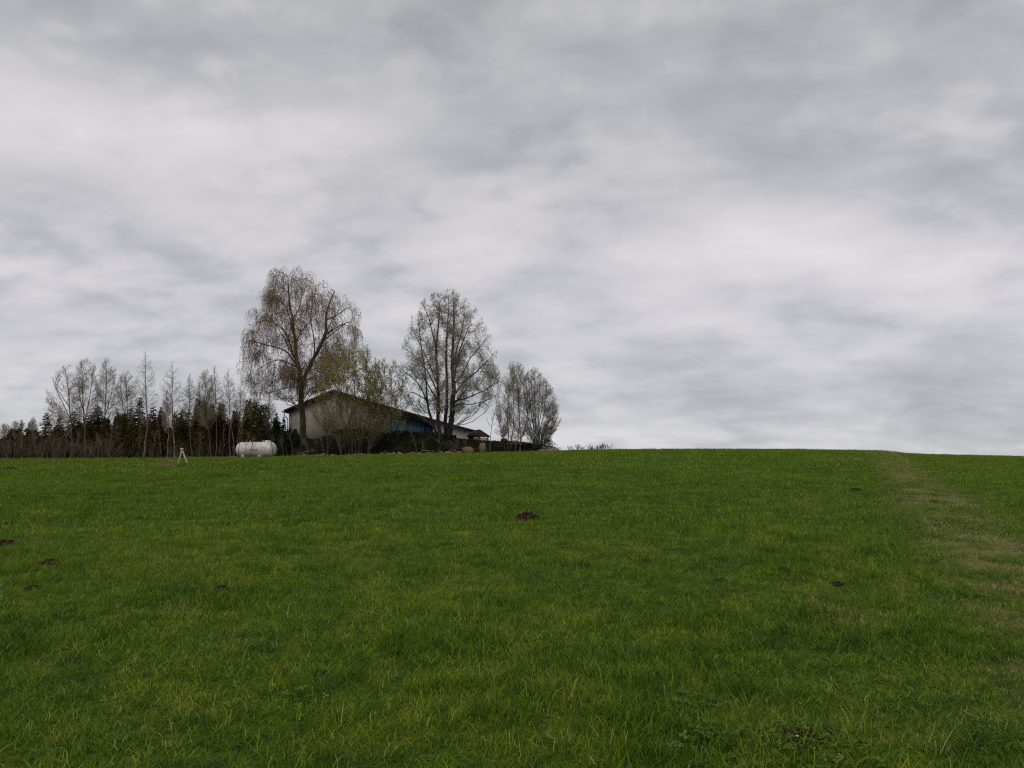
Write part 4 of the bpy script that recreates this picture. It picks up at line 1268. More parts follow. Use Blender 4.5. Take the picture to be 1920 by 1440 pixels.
def bush_parts(seed, h=3.5, r=1.1, mat="evergreen_olive", n=9000, leafs=.16, top=.6):
    """dense upright evergreen: spray faces on a wobbly shell, stems within"""
    rg = np.random.default_rng(seed)
    nl = 7
    lx = rg.normal(size=nl) * r * .42; ly = rg.normal(size=nl) * r * .42; lh = h * (.62 + .38 * rg.random(nl)); lh[0] = h; lx[0] = rg.normal() * .1; ly[0] = 0
    lr_ = r * (.42 + .25 * rg.random(nl))
    li = rg.integers(0, nl, n)
    zz = lh[li] * rg.random(n) ** .85
    az = rg.random(n) * 2 * pi
    rad = lr_[li] * np.clip(1.02 - zz / lh[li], 0, 1) ** .55 * (1 - .6 * rg.random(n) ** 2)
    rad *= 1 + .25 * np.sin(az * 3 + zz * 2.5 + li)
    c = np.stack([lx[li] + rad * np.cos(az), ly[li] + rad * np.sin(az), zz + rg.normal(size=n) * .08], -1)
    d = np.stack([np.cos(az) * .5, np.sin(az) * .5, .7 + 0 * az], -1) + rg.normal(size=(n, 3)) * .35
    d /= np.linalg.norm(d, axis=1, keepdims=True)
    w = np.cross(d, rg.normal(size=d.shape)); w /= np.linalg.norm(w, axis=1, keepdims=True)
    s = leafs * (.4 + .9 * rg.random((n, 1)))
    V = np.stack([c - w * s * .2, c + w * s * .2, c + d * s], 1)
    lm = MB(); lm.add(V.reshape(-1, 3), tris=np.arange(n * 3).reshape(-1, 3), a=np.repeat(np.clip(vnoise(az * 3, zz * 2, 1, seed % 7) * .7 + rg.random(n) * .3, 0, 1), 3))
    tm = MB(); P = resample(np.array([[0, 0, -.1], [0, 0, h * .5], [0, 0, h * .9]]), 6); tm.tubes(P[None], np.linspace(.07, .01, 6)[None], 6)
    return [("trunk", tm.mesh("trunk", M["bark_dark"])), ("foliage", lm.mesh("foliage", M[mat], attr="tint"))], h


def place(parts_h, name, label, cat, loc, sx, sz, rz, group):
    parts, h = parts_h
    root = thing(name, loc, label, cat, group)
    root.rotation_euler = (0, 0, rz); root.scale = (sx, sx, sz)
    for (n_, me_) in parts:
        link(n_, me_, root)
    return root


spr = [conifer_parts(1, mat="spruce"), conifer_parts(2, shape=.7, mat="spruce", r=1.25), conifer_parts(3, mat="spruce_blue", whorl=.21, per=6, droop=.15, irregular=.6), conifer_parts(4, shape=.55, r=1.0, whorl=.13, mat="spruce")]
ever = [bush_parts(11), bush_parts(12, mat="evergreen_brown"), bush_parts(13, mat="evergreen_olive", top=.45), bush_parts(14, mat="ivy", r=1.2)]
# (px, top row, half width px, variant, label, depth)
con = [(36, 787, 15, 2, "short bluish spruce with a blunt flat top near the left border", 74), (50, 792, 12, 1, "pale green leafy conifer near the left border", 73.5),
       (82, 773, 19, 2, "tiered pointed bluish spruce standing alone against the sky at left", 73), (107, 779, 15, 0, "small dark spruce right of the tiered one", 74),
       (135, 770, 19, 3, "dense rounded dark spruce right of the small one", 72.5), (178, 759, 24, 1, "broad dark spruce with narrow peak behind the bare trees", 74),
       (160, 778, 16, 3, "dark spruce filling the gap left of the broad peaked one", 75), (213, 781, 16, 0, "low dark spruce between the broad peaked one and the birches", 74),
       (240, 764, 22, 1, "dark spruce just left of the tallest wood birch, behind it", 75), (257, 746, 20, 0, "tallest pointed spruce, peak left of the tallest wood birch", 74.5),
       (283, 762, 17, 3, "dark spruce between the two wood birches, left one", 74), (298, 764, 17, 0, "dark spruce between the two wood birches, right one", 75),
       (335, 771, 20, 1, "dark spruce right behind the mossy birch trunk", 74), (350, 768, 18, 0, "green-tipped spruce behind the thin grey tree", 75),
       (445, 772, 15, 0, "dark spruce behind the left end of the gas tank", 76), (516, 772, 13, 1, "small spruce left of the barn, taller of two", 72), (530, 782, 12, 0, "small green spruce touching the barn's left corner", 73)]
for i, (px, top, hw, v, lab, Y) in enumerate(con):
    x = at(px, 862, Y)[0]; zb = gz(x, Y) - .15
    ht = at(px, top, Y)[2] - zb
    parts, h = spr[v]
    place(spr[v], "spruce_tree", lab, "spruce", (x, Y, zb), hw * Y / F / (1.0 if v == 1 else .85), ht / h, i * 1.3, "spruces of the wood on the left")
evs = [(22, 812, 26, 1, "russet thicket bush at the left border", 72), (60, 815, 22, 2, "olive brown bush below the blunt spruce", 72), (110, 808, 24, 1, "russet bush under the small dark spruce", 71.5),
       (150, 800, 26, 0, "olive bush below the rounded spruce", 72), (195, 792, 26, 1, "russet bush under the open bare tree", 72), (225, 785, 24, 0, "olive bush left of the tallest birch trunk", 71.5),
       (262, 785, 22, 2, "olive bush right around the tallest birch trunk", 72), (300, 780, 24, 1, "russet bush left of the A-frame", 72), (340, 778, 22, 2, "olive bush behind the A-frame", 72),
       (372, 757, 26, 0, "tall olive evergreen, left of the two rounded tops", 72), (412, 764, 24, 1, "russet evergreen between the two tall olive ones", 72.5), (390, 775, 22, 0, "dark olive evergreen behind the double birch", 74),
       (467, 760, 27, 0, "tall round-topped olive evergreen behind the gas tank", 72), (438, 778, 20, 1, "russet bush at the left end of the gas tank", 72.5), (497, 772, 20, 2, "olive evergreen at the right end of the gas tank", 72),
       (520, 800, 20, 3, "dark bush between gas tank and barn", 71), (542, 812, 18, 3, "dark bush at the barn's left corner", 70)]
for i, (px, top, hw, v, lab, Y) in enumerate(evs):
    x = at(px, 862, Y)[0]; zb = gz(x, Y) - .15
    ht = at(px, top - 7, Y)[2] - zb
    parts, h = ever[v]
    place(ever[v], "evergreen_bush", lab, "bush", (x, Y, zb), hw * 1.25 * Y / F / 1.15, ht / h, i * 2.1, "evergreen bushes of the wood on the left")


def clump_stuff(name, pts, size, mat, label, rg, updir=.5, wf=.22):
    n = len(pts)
    d = rg.normal(size=(n, 3)) * .6; d[:, 2] += updir; d /= np.linalg.norm(d, axis=1, keepdims=True)
    w = np.cross(d, rg.normal(size=d.shape)); w /= np.linalg.norm(w, axis=1, keepdims=True)
    s = size * (.4 + .9 * rg.random((n, 1)))
    V = np.stack([pts - w * s * wf, pts + w * s * wf, pts + d * s], 1)
    lm = MB(); lm.add(V.reshape(-1, 3), tris=np.arange(n * 3).reshape(-1, 3), a=np.repeat(np.clip(vnoise(pts[:, 0], pts[:, 2], .5, 3) * .7 + rg.random(n) * .3, 0, 1), 3))
    return tag(link(name, lm.mesh(name, M[mat], attr="tint")), label, kind="stuff")


# depth of the wood: dark undergrowth mass behind the first rows
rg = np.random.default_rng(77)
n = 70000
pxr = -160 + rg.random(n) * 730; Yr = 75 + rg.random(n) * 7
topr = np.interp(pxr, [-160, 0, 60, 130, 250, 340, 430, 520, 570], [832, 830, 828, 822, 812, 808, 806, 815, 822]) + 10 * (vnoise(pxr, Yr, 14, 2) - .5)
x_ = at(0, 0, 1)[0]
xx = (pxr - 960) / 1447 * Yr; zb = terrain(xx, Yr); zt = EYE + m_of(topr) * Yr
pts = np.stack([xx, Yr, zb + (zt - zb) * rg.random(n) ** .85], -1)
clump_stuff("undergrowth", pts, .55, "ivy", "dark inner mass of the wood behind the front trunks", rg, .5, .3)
# bare brush: many thin stems along the wood's edge
mb = MB()
n = 340
pxr = -120 + rg.random(n) * 660
pxr = np.where(rg.random(n) < .45, -120 + rg.random(n) * 340, pxr)
Yr = 66.5 + rg.random(n) * 4
h_ = np.where(pxr < 210, 1.2 + 1.5 * rg.random(n), .6 + 1.2 * rg.random(n))
xx = (pxr - 960) / 1447 * Yr
b0 = np.stack([xx, Yr, terrain(xx, Yr) - .05], -1)
K = 6
P = np.zeros((n, K, 3)); d = np.stack([rg.normal(size=n) * .42, rg.normal(size=n) * .3, np.ones(n)], -1)
P[:, 0] = b0
for k in range(1, K):
    d = d + rg.normal(size=(n, 3)) * .08; d[:, 2] += .05; d /= np.linalg.norm(d, axis=1, keepdims=True)
    P[:, k] = P[:, k - 1] + d * (h_ / (K - 1))[:, None]
R = np.linspace(.016, .006, K)[None] * (.5 + rg.random((n, 1)) ** 2)
mb.tubes(P, R, 3)
Q, Rn = grow(rg, P, R, 9, .2, 1., (20, 50), (.4, 1.1), 4, .008, .005, up=.07, wig=.10); mb.tubes(Q, Rn, 3)
tag(link("bare_brush", mb.mesh("bare_brush", M["brush"])), "thicket of thin leafless brown stems along the wood's edge", kind="stuff")
# litter line and rough grass where meadow meets wood
n = 9000
pxr = -150 + rg.random(n) * 1200; Yr = EDGE + .1 + rg.random(n) ** 2 * 2.0
xx = (pxr - 960) / 1447 * Yr
clump_stuff("rough_grass", np.stack([xx, Yr, terrain(xx, Yr) + .01], -1), .22, "straw", "dry rough grass and litter along the foot of wood and bank", rg, 1.0, .08)

# ================================================================== the bank
TOP_PX = [500, 538, 560, 600, 640, 700, 735, 800, 830, 880, 925, 960, 990, 1020, 1045, 1058, 1075]
TOP_PY = [862, 848, 830, 826, 824, 822, 817, 818, 822, 828, 829, 830, 833, 836, 842, 847, 852]


def bank(x, y):
    x = np.asarray(x, float); y = np.asarray(y, float)
    px = 960 + 1447 * x / np.maximum(y, 20)
    t0 = terrain(x, y)
    m = m_of(np.interp(px, TOP_PX, TOP_PY))
    yc = np.minimum(y, 86)
    zt = EYE + m * yc
    s = np.clip((y - 66.0) / 5.0, 0, 1); s = s * s * (3 - 2 * s)
    e = np.clip((px - 520) / 30, 0, 1) * np.clip((1070 - px) / 25, 0, 1)
    z = t0 - .25 + (zt - t0 + .25) * s * e
    z = z + .22 * (vnoise(x, y, 1.2, 3) - .5) * s + .14 * (vnoise(x, y, .5, 4) - .5) * s
    return np.where(px < 522, t0 - .3, z)


ysb = np.linspace(65.6, 110, 130); pxb = np.linspace(515, 1080, 260)
Yb, Pb = np.meshgrid(ysb, pxb, indexing="ij")
Xb = (Pb - 960) / 1447 * Yb
Zb = bank(Xb, Yb)
idx = np.arange(Zb.size).reshape(Zb.shape)
q = np.stack([idx[:-1, :-1], idx[:-1, 1:], idx[1:, 1:], idx[1:, :-1]], -1).reshape(-1, 4)
me = make_mesh("earth_bank", np.stack([Xb, Yb, Zb], -1), [q], M["soil"], True)
tag(link("earth_bank", me), kind="structure")
# growth on the bank
n = 60000
pxr = 530 + rg.random(n) * 520; Yr = 66.4 + rg.random(n) ** 1.1 * 6.5
xx = (pxr - 960) / 1447 * Yr; zz = bank(xx, Yr)
ok = (zz > terrain(xx, Yr) + .02) & ~((pxr > 1012) & (rg.random(n) < .8))
msk = vnoise(xx, Yr, .9, 6)
hgt = .04 + .5 * rg.random(n) ** 2 * msk
pts = np.stack([xx, Yr, zz + hgt * (pxr < 855) + .03], -1)
g1 = ok & (msk > .42); g2 = ok & ~(msk > .42)
clump_stuff("ivy_cover", pts[g1], .12, "ivy", "dark ivy and bramble leaves covering the bank below the barn", rg, .4, .35)
clump_stuff("dead_bramble", pts[g2], .16, "deadleaf", "brown dead stalks and leaves on the bank below the barn", rg, .3, .16)

# stones along the foot of the bank
def stone_mesh(seed, flat=.7):
    rg = np.random.default_rng(seed)
    na, nz = 10, 6
    V, Q_, T_ = [[0, 0, -flat]], [], []
    for i in range(1, nz):
        th = pi * i / nz
        for j in range(na):
            a = 2 * pi * j / na
            r_ = 1 + rg.normal() * .09
            V.append([r_ * sin(th) * cos(a), r_ * sin(th) * sin(a), -flat * cos(th) * r_])
    V.append([0, 0, flat]); V = np.array(V)
    V[:, 0] *= 1 + .3 * rg.random(); last = len(V) - 1
    for j in range(na):
        T_.append([0, 1 + (j + 1) % na, 1 + j]); T_.append([last, 1 + (nz - 2) * na + j, 1 + (nz - 2) * na + (j + 1) % na])
    for i in range(nz - 2):
        for j in range(na):
            a = 1 + i * na
            Q_.append([a + j, a + (j + 1) % na, a + na + (j + 1) % na, a + na + j])
    mb = MB(); mb.add(V, T_, Q_)
    return mb


stones = [stone_mesh(s).mesh("field_stone", M["stone"]) for s in range(5)]
for i in range(96):
    if i < 62: px = 560 + rg.random() * 320
    else: px = 1010 + rg.random() * 34
    Y = 65.7 + rg.random() * (1.0 if i < 62 else 3.2)
    x = (px - 960) / 1447 * Y
    r = .10 + .15 * rg.random() ** 1.3
    o = link("field_stone", stones[i % 5], loc=(x, Y, max(gz(x, Y), float(bank(x, Y))) + r * .45 + (.10 * rg.random() if i % 3 == 0 else 0)))
    o.scale = (r * 1.3, r, r); o.rotation_euler = (rg.random() * .5, rg.random() * .5, rg.random() * 6)
    if i < 62: tag(o, "rough grey-brown field stone lying along the foot of the bank", "stone", "stones along the foot of the bank")
    else: tag(o, "field stone in the heap at the bank's right end, under the rightmost tree", "stone", "stones heaped at the bank's right end")
for (px, py, w, hgt_, lab) in [(878, 845, .55, .45, "wide tan boulder at the foot of the bank, left of the round one"), (905, 841, .42, .62, "round tan boulder standing below the small hut")]:
    c = at(px, py, 66.0)
    mb = stone_mesh(40 + px, 1.0)
    o = link("boulder", mb.mesh("boulder", M["stone_tan"], True), loc=tuple(c)); o.scale = (w * .75, .35, hgt_ * .8)
    tag(o, lab, "boulder")
o = link("field_stone", stones[1], loc=tuple(at(903, 833, 66.3))); o.scale = (.16, .14, .10)
tag(o, "small pale stone perched on the round tan boulder", "stone")
# a few branches lying at the foot
for i, (p0, p1, lab) in enumerate([((712, 853), (725, 846), "pale broken branch lying at the foot of the bank, right of the willow"), ((790, 845), (815, 847), "thin fallen branch below the blue boards"), ((560, 851), (590, 845), "fallen branch at the foot of the big birch"),
                                   ((845, 842), (865, 851), "fallen branch leaning right of the lime's trunks")]):
    a = at(p0[0], p0[1], 65.9); b = at(p1[0], p1[1], 66.2)
    P = resample(np.array([a * 0, (b - a) * .5 + [0, 0, .05], b - a]), 7)
    mb = MB(); mb.tubes(P[None], np.linspace(.05, .02, 7)[None], 6)
    tag(link("fallen_branch", mb.mesh("fallen_branch", M["bark_birch"], True), loc=tuple(a)), lab, "branch")

# ================================================================== the barn
YB = 80.0
YD = 97.0


def wp(px, py, Y=YB):
    p = at(px, py, Y)
    return (p[0], p[2])


barn_o = at(640, 826, YB)
barn = thing("barn", (barn_o[0], barn_o[1], barn_o[2]), "long low barn with weathered pale gable and blue boarded section", "barn")


def loc_poly(pts):
    return [(p[0] - barn_o[0], p[1] - barn_o[2]) for p in pts]


def add_part(name, mb, mat, parent=barn, smooth=False):
    return link(name, mb.mesh(name, M[mat], smooth), parent)


# roof line in the photo
def roof_py(px):
    return np.interp(px, [533, 625, 735, 810, 893], [769, 730.5, 763.5, 785, 807.5])


def roof_z(px):
    return wp(px, roof_py(px))[1]


# left white gable wall
mb = MB(); poly = [wp(541, 845), wp(730, 845)] + [(wp(px, 800)[0], roof_z(px) - .12) for px in (730, 625, 541)]
mb.prism(loc_poly(poly), 0.0, 16.0); add_part("gable_wall", mb, "render")
# corner strip, a shade proud
mb = MB(); x0 = wp(541.5, 800)[0] - barn_o[0]
mb.box((x0 + .12, -.02, roof_z(543) - barn_o[2] - 2.1), (.24, .06, 3.6)); add_part("corner_board", mb, "zinc")
# blue section wall (set back a little), planks one by one
xl, xr = wp(731, 800)[0] - barn_o[0], wp(811, 800)[0] - barn_o[0]
mb = MB(); mb.prism([(xl, wp(0, 845)[1] - barn_o[2]), (xr, wp(0, 845)[1] - barn_o[2]), (xr, roof_z(811) - barn_o[2] - .12), (xl, roof_z(731) - barn_o[2] - .12)], .35, 16.0)
add_part("boarded_wall", mb, "wood_dark")
npl = 34
pw = (xr - xl) / npl
rg = np.random.default_rng(9)
for i in range(npl):
    xc = xl + pw * (i + .5)
    pxc = 731 + 80 * (i + .5) / npl
    zt = roof_z(pxc) - barn_o[2] - .55 + rg.normal() * .03
    zb_ = wp(0, 818)[1] - barn_o[2] + rg.normal() * .02
    mb = MB(); mb.box((0, 0, 0), (pw * .80, .03, zt - zb_))
    door = pxc > 796
    o = add_part("plank", mb, "blue2" if door else ("blue3" if rg.random() < .4 else "blue"))
    o.location = (xc, .30 + (.02 if i % 2 else 0), (zt + zb_) / 2)
# door frame in the blue section
for pxd in (795.5, 811):
    mb = MB(); xd = wp(pxd, 800)[0] - barn_o[0]
    mb.box((xd, .25, (wp(0, 818)[1] + roof_z(pxd)) / 2 - barn_o[2] - .3), (.10, .10, roof_z(pxd) - wp(0, 818)[1] - .7)); add_part("door_post", mb, "wood_dark")
# right white wall
mb = MB(); poly = [wp(811.5, 845), wp(889, 845)] + [(wp(px, 800)[0], roof_z(px) - .12) for px in (889, 811.5)]
mb.prism(loc_poly(poly), 0.12, 16.0); add_part("low_wall", mb, "render_bright")


# roof: two slopes, thick sheets with overhang, and fascia boards
def slope(pa, pb, y0, y1, th, name, mat):
    a, b = (wp(pa, 800)[0] - barn_o[0], roof_z(pa) - barn_o[2]), (wp(pb, 800)[0] - barn_o[0], roof_z(pb) - barn_o[2])
    mb = MB(); mb.prism([a, b, (b[0], b[1] - th), (a[0], a[1] - th)], y0, y1)
    return add_part(name, mb, mat)


slope(533, 625, -.45, 16.5, .10, "roof", "tile")
slope(625, 735, -.45, 16.5, .10, "roof", "tile")
slope(735, 812, -.75, 16.5, .12, "roof", "tile")
slope(812, 894, -.40, 16.5, .10, "roof", "tile")


def fascia(pa, pb, y, drop, th, mat, name="fascia_board"):
    a, b = (wp(pa, 800)[0] - barn_o[0], roof_z(pa) - barn_o[2] - .02), (wp(pb, 800)[0] - barn_o[0], roof_z(pb) - barn_o[2] - .02)
    mb = MB(); mb.prism([a, b, (b[0], b[1] - drop), (a[0], a[1] - drop)], y - th, y)
    return add_part(name, mb, mat)


fascia(535, 625, -.455, .20, .035, "wood_dark"); fascia(625.2, 735, -.455, .22, .035, "wood_dark")
fascia(812.5, 893, -.405, .16, .035, "redfascia")
# soffit of the eaves at left end
mb = MB(); xe = wp(536, 800)[0] - barn_o[0]
mb.box((xe + .15, 8, roof_z(538) - barn_o[2] - .32), (.5, 16.6, .18)); add_part("eaves_box", mb, "wood_dark")
# gutter and its bent downpipe
mb = MB(); g0 = np.array([wp(533, 772)[0] - barn_o[0] - .05, -.5, wp(533, 772)[1] - barn_o[2] - .02])
mb.tubes(np.array([[g0, g0 + [0, 17, 0]]]), np.array([[.07, .07]]), 8); add_part("gutter", mb, "zinc", smooth=True)
pts_ = [(533.5, 774), (534, 779), (538, 783), (540, 786), (540, 800), (539.5, 826)]
P = np.array([[wp(a, b)[0] - barn_o[0], -.12, wp(a, b)[1] - barn_o[2]] for a, b in pts_])
mb = MB(); mb.tubes(resample(P, 14)[None], np.full((1, 14), .045), 8); add_part("downpipe", mb, "zinc", smooth=True)
# ragged brown boards hanging under the roof edge over the blue wall
nb = 12
for row in range(3):
    for i in range(nb):
        pa = 733 + (79 / nb) * i + rg.random() * 2; pb = pa + 79 / nb * (1.0 + .5 * rg.random())
        pb = min(pb, 815)
        a = np.array([wp(pa, 800)[0] - barn_o[0], roof_z(pa) - barn_o[2] - .05 - row * .20 + rg.normal() * .03]); b = np.array([wp(pb, 800)[0] - barn_o[0], roof_z(pb) - barn_o[2] - .05 - row * .20 + rg.normal() * .03])
        mb = MB(); mb.prism([a, b, b - [0, .17], a - [0, .19]], -.80 + row * .10 + rg.random() * .03, -.755 + row * .10 + rg.random() * .03)
        add_part("roof_board", mb, "roofboard" if rg.random() < .7 else "tile")
# rough growth lying on that roof
# small window with pale round-topped frame in the gable, dim between the stems
xw, zw = wp(684, 801)[0] - barn_o[0], wp(684, 801)[1] - barn_o[2]
arc = [(xw - .25, zw - .45), (xw + .25, zw - .45), (xw + .25, zw + .1)] + [(xw + .25 * cos(a), zw + .1 + .25 * sin(a)) for a in np.linspace(.4, pi - .4, 5)] + [(xw - .25, zw + .1)]
mb = MB(); mb.prism(arc, -.05, -.003); win = add_part("window", mb, "render_bright")
arc2 = [(xw + (x - xw) * .72, zw + (z - zw) * .78) for x, z in arc]
mb = MB(); mb.prism(arc2, -.062, -.052); link("pane", mb.mesh("pane", M["zinc"]), win)

# covered timber stack in front of the gable
Yp = 74.0
o0 = at(660, 828, Yp)
stack = thing("timber_stack", tuple(o0), "dark low timber stack under a rounded cover in front of the barn gable", "woodpile")
W = 70 * Yp / F
def zrow(py): return at(0, py, Yp)[2] - o0[2]
top = [(px, py) for px, py in [(629, 812), (632, 808), (645, 804.5), (662, 805), (676, 804.5), (690, 807), (697, 811)]]
pl = [(at(px, 812, Yp)[0] - o0[0], zrow(py)) for px, py in top]
mb = MB(); mb.prism([(x, z - .06) for x, z in pl][::-1] + pl, -1.0, 1.0)
link("cover", mb.mesh("cover", M["wood_dark"]), stack)
for r_ in range(10):
    z = -.8 + r_ * .205
    for c_ in range(3):
        mb = MB(); mb.box((0, 0, 0), (W / 3 * .96, 1.5, .16))
        o = link("plank", mb.mesh("plank", M["wood_dark"] if (r_ + c_) % 3 else M["roofboard"]), stack)
        o.location = (-W / 3 + c_ * W / 3 + rg.normal() * .04, rg.normal() * .05, z)

# small roofed hut
Yh = 76.0
h0_ = at(898, 826, Yh)
hut = thing("small_hut", tuple(h0_), "small dark open hut with a pyramid roof at the barn's right end", "hut")
def hp(px, py): p = at(px, py, Yh) - h0_; return (p[0], p[2])
a, b, c = hp(876, 817.5), hp(918.5, 817.5), hp(900, 805)
yd = .9
mb = MB()
c2_ = hp(890, 806)
V = np.array([[a[0], -yd, a[1]], [b[0], -yd, b[1]], [b[0], yd, b[1]], [a[0], yd, a[1]], [c[0], 0, c[1]], [c2_[0], 0, c2_[1] - .02]])
V2 = V - [0, 0, .07]
mb.add(np.r_[V, V2], tris=[[0, 4, 5], [1, 2, 4], [3, 0, 5]], quads=[[2, 3, 5, 4], [0, 6, 7, 1], [1, 7, 8, 2], [2, 8, 9, 3], [3, 9, 6, 0]])
mb.t.append(np.array([[0, 1, 4]]))
mb.q.append(np.array([[6, 9, 8, 7]]))
link("roof", mb.mesh("roof", M["wood_dark"]), hut)
for px in (880, 915):
    for y in (-.7, .7):
        mb = MB(); x = hp(px, 818)[0]; z1 = hp(0, 818)[1]; z0 = hp(0, 834)[1]
        mb.box((x, y, (z0 + z1) / 2), (.09, .09, z1 - z0)); link("post", mb.mesh("post", M["wood_dark"]), hut)
mb = MB(); mb.box(((hp(891, 818)[0] + hp(914, 818)[0]) / 2, -.76, hp(0, 819)[1]), (hp(914, 818)[0] - hp(890, 818)[0], .05, .10)); link("beam", mb.mesh("beam", M["wood_brown"]), hut)
for r_ in range(3):
    mb = MB(); mb.box(((hp(890, 818)[0] + hp(915, 818)[0]) / 2, -.68, hp(0, 821.5 + r_ * 1.8)[1]), (hp(915, 818)[0] - hp(890, 818)[0], .03, .075)); link("board", mb.mesh("board", M["wood_brown"] if r_ != 1 else M["redfascia"]), hut)
mb = MB(); mb.box((hp(884, 818)[0], -.6, hp(0, 825)[1]), (hp(889, 818)[0] - hp(879, 818)[0], .05, .8)); link("side_board", mb.mesh("side_board", M["wood_dark"]), hut)

# black drum on the bank
c = at(945, 828, 73)
mb = MB()
prof = [(0, 0), (.30, 0), (.31, .03), (.30, .06), (.30, .17), (.315, .19), (.30, .21), (.30, .33), (.31, .35), (.29, .37), (.26, .355), (0, .35)]
na = 16
V = [[r_ * cos(2 * pi * j / na), r_ * sin(2 * pi * j / na), z] for r_, z in prof for j in range(na)]
mb.add(V, quads=[[i * na + j, i * na + (j + 1) % na, (i + 1) * na + (j + 1) % na, (i + 1) * na + j] for i in range(len(prof) - 1) for j in range(na)])
o = link("drum", mb.mesh("drum", M["dark_metal"], True), loc=(c[0], c[1], float(bank(c[0], c[1])) - .02)); o.scale = (1, 1, 1.1)
tag(o, "low black drum on top of the bank between hut and slender tree", "drum")

# ================================================================== gas tank
tc_ = at(480.5, 842.5, 65.4)
gzt = gz(tc_[0], tc_[1])
tank = thing("gas_tank", (tc_[0], tc_[1], gzt), "white horizontal gas tank on two short legs at the wood's edge", "gas tank")
tank.rotation_euler = (0, 0, radians(-16))
zc = tc_[2] - gzt
R_ = .62; Lc = 1.42
prof = []
for i in range(9):
    a = pi / 2 * i / 8
    prof.append((-Lc - .42 * cos(a) ** 1.0, R_ * sin(a)))
prof += [(-Lc + .01, R_ * 1.006), (-Lc + .05, R_), (-.02, R_), (0, R_ * 1.006), (.02, R_), (Lc - .05, R_), (Lc - .01, R_ * 1.006)]
for i in range(9):
    a = pi / 2 * (8 - i) / 8
    prof.append((Lc + .42 * cos(a), R_ * sin(a)))
na = 36
V = [[x, r_ * cos(2 * pi * j / na), zc + r_ * sin(2 * pi * j / na)] for x, r_ in prof for j in range(na)]
mb = MB(); mb.add(V, quads=[[i * na + j, (i + 1) * na + j, (i + 1) * na + (j + 1) % na, i * na + (j + 1) % na] for i in range(len(prof) - 1) for j in range(na)])
link("tank_body", mb.mesh("tank_body", M["tank"], True), tank)
for xl_ in (-1.05, .55):
    mb = MB()
    for yy_ in (-.36, .36):
        mb.box((xl_, yy_, (zc - R_ * .75) / 2), (.20, .10, zc - R_ * .75 + .02)); mb.box((xl_ + .10, yy_ - .02, .06), (.42, .22, .12))
    mb.box((xl_, 0, zc - R_ * .92), (.16, .72, .12))
    link("leg", mb.mesh("leg", M["tankleg"]), tank)
mb = MB()
pr_ = [(0, .20), (.27, .20), (.27, -.05)]
V = [[1.08 + r_ * cos(2 * pi * j / 20), r_ * .9 * sin(2 * pi * j / 20), zc + R_ + z] for r_, z in [(0, .13), (.2, .13), (.25, .11), (.26, .09), (.26, -.06)] for j in range(20)]
mb.add(V, quads=[[(i + 1) * 20 + j, i * 20 + j, i * 20 + (j + 1) % 20, (i + 1) * 20 + (j + 1) % 20][::-1] for i in range(4) for j in range(20)])
link("valve_dome", mb.mesh("valve_dome", M["tankleg"], True), tank)
for xf in (-.62, .62):
    mb = MB(); mb.tubes(np.array([[[xf, 0, zc + R_ - .03], [xf, 0, zc + R_ + .06], [xf, 0, zc + R_ + .10], [xf, 0, zc + R_ + .15]]]), np.array([[.06, .05, .035, .02]]), 10)
    link("fitting", mb.mesh("fitting", M["tankleg"], True), tank)
# dark small plates on the right dome and one beside it
for (dx, dy, dz, s) in [(Lc + .22, -.40, .26, .05), (Lc + .26, -.34, -.26, .06)]:
    mb = MB(); mb.box((dx, dy, zc + dz), (.03, .10, .07), rot=[[cos(-.9), -sin(-.9), 0], [sin(-.9), cos(-.9), 0], [0, 0, 1]])
    link("plate", mb.mesh("plate", M["dark_metal"]), tank)
mb = MB(); mb.box((.15, -R_ - .004, zc - .06), (.75, .012, .05)); link("stripe", mb.mesh("stripe", M["redfascia"]), tank)
mb = MB(); mb.box((1.0, -R_ * .985, zc + .12), (.16, .012, .05)); link("plate", mb.mesh("plate", M["zinc"]), tank)

# ================================================================== the pale A-frame in the meadow
fl = ground_hit(333, 869); fr_ = ground_hit(352, 872)
Yf = (fl[1] + fr_[1]) / 2
apex = at(341.3, 843, Yf)
base = np.array([at(342, 870, Yf)[0], Yf, gz(at(342, 870, Yf)[0], Yf)])
af = thing("pole_frame", tuple(base), "pale peeled-wood A-frame of two leaning poles standing in the meadow before the wood", "pole frame")
for (bx_, by_) in ((333, 869), (352.5, 872)):
    b0_ = at(bx_, by_, Yf); b0_[2] = gz(b0_[0], Yf) - .05
    mb = MB(); P = np.array([b0_ - base, (b0_ * .5 + apex * .5) - base + [rg.normal() * .01, 0, 0], apex - base + (apex - b0_) * .04])
    mb.tubes(resample(P, 6)[None], np.full((1, 6), .042), 8, cap=True); link("pole", mb.mesh("pole", M["pale_wood"], True), af)
    # thicker foot
    mb = MB(); P2 = np.array([b0_ - base, b0_ - base + (apex - b0_) * .16]); mb.tubes(P2[None], np.array([[.060, .056]]), 8); link("foot_sleeve", mb.mesh("foot_sleeve", M["pale_wood"], True), af)
mb = MB(); mb.box((0, 0, .045), (.17, .12, .06)); mb.box((0, 0, -.01), (.10, .10, .09)); o = link("cap", mb.mesh("cap", M["pale_wood"]), af); o.location = tuple(apex - base)
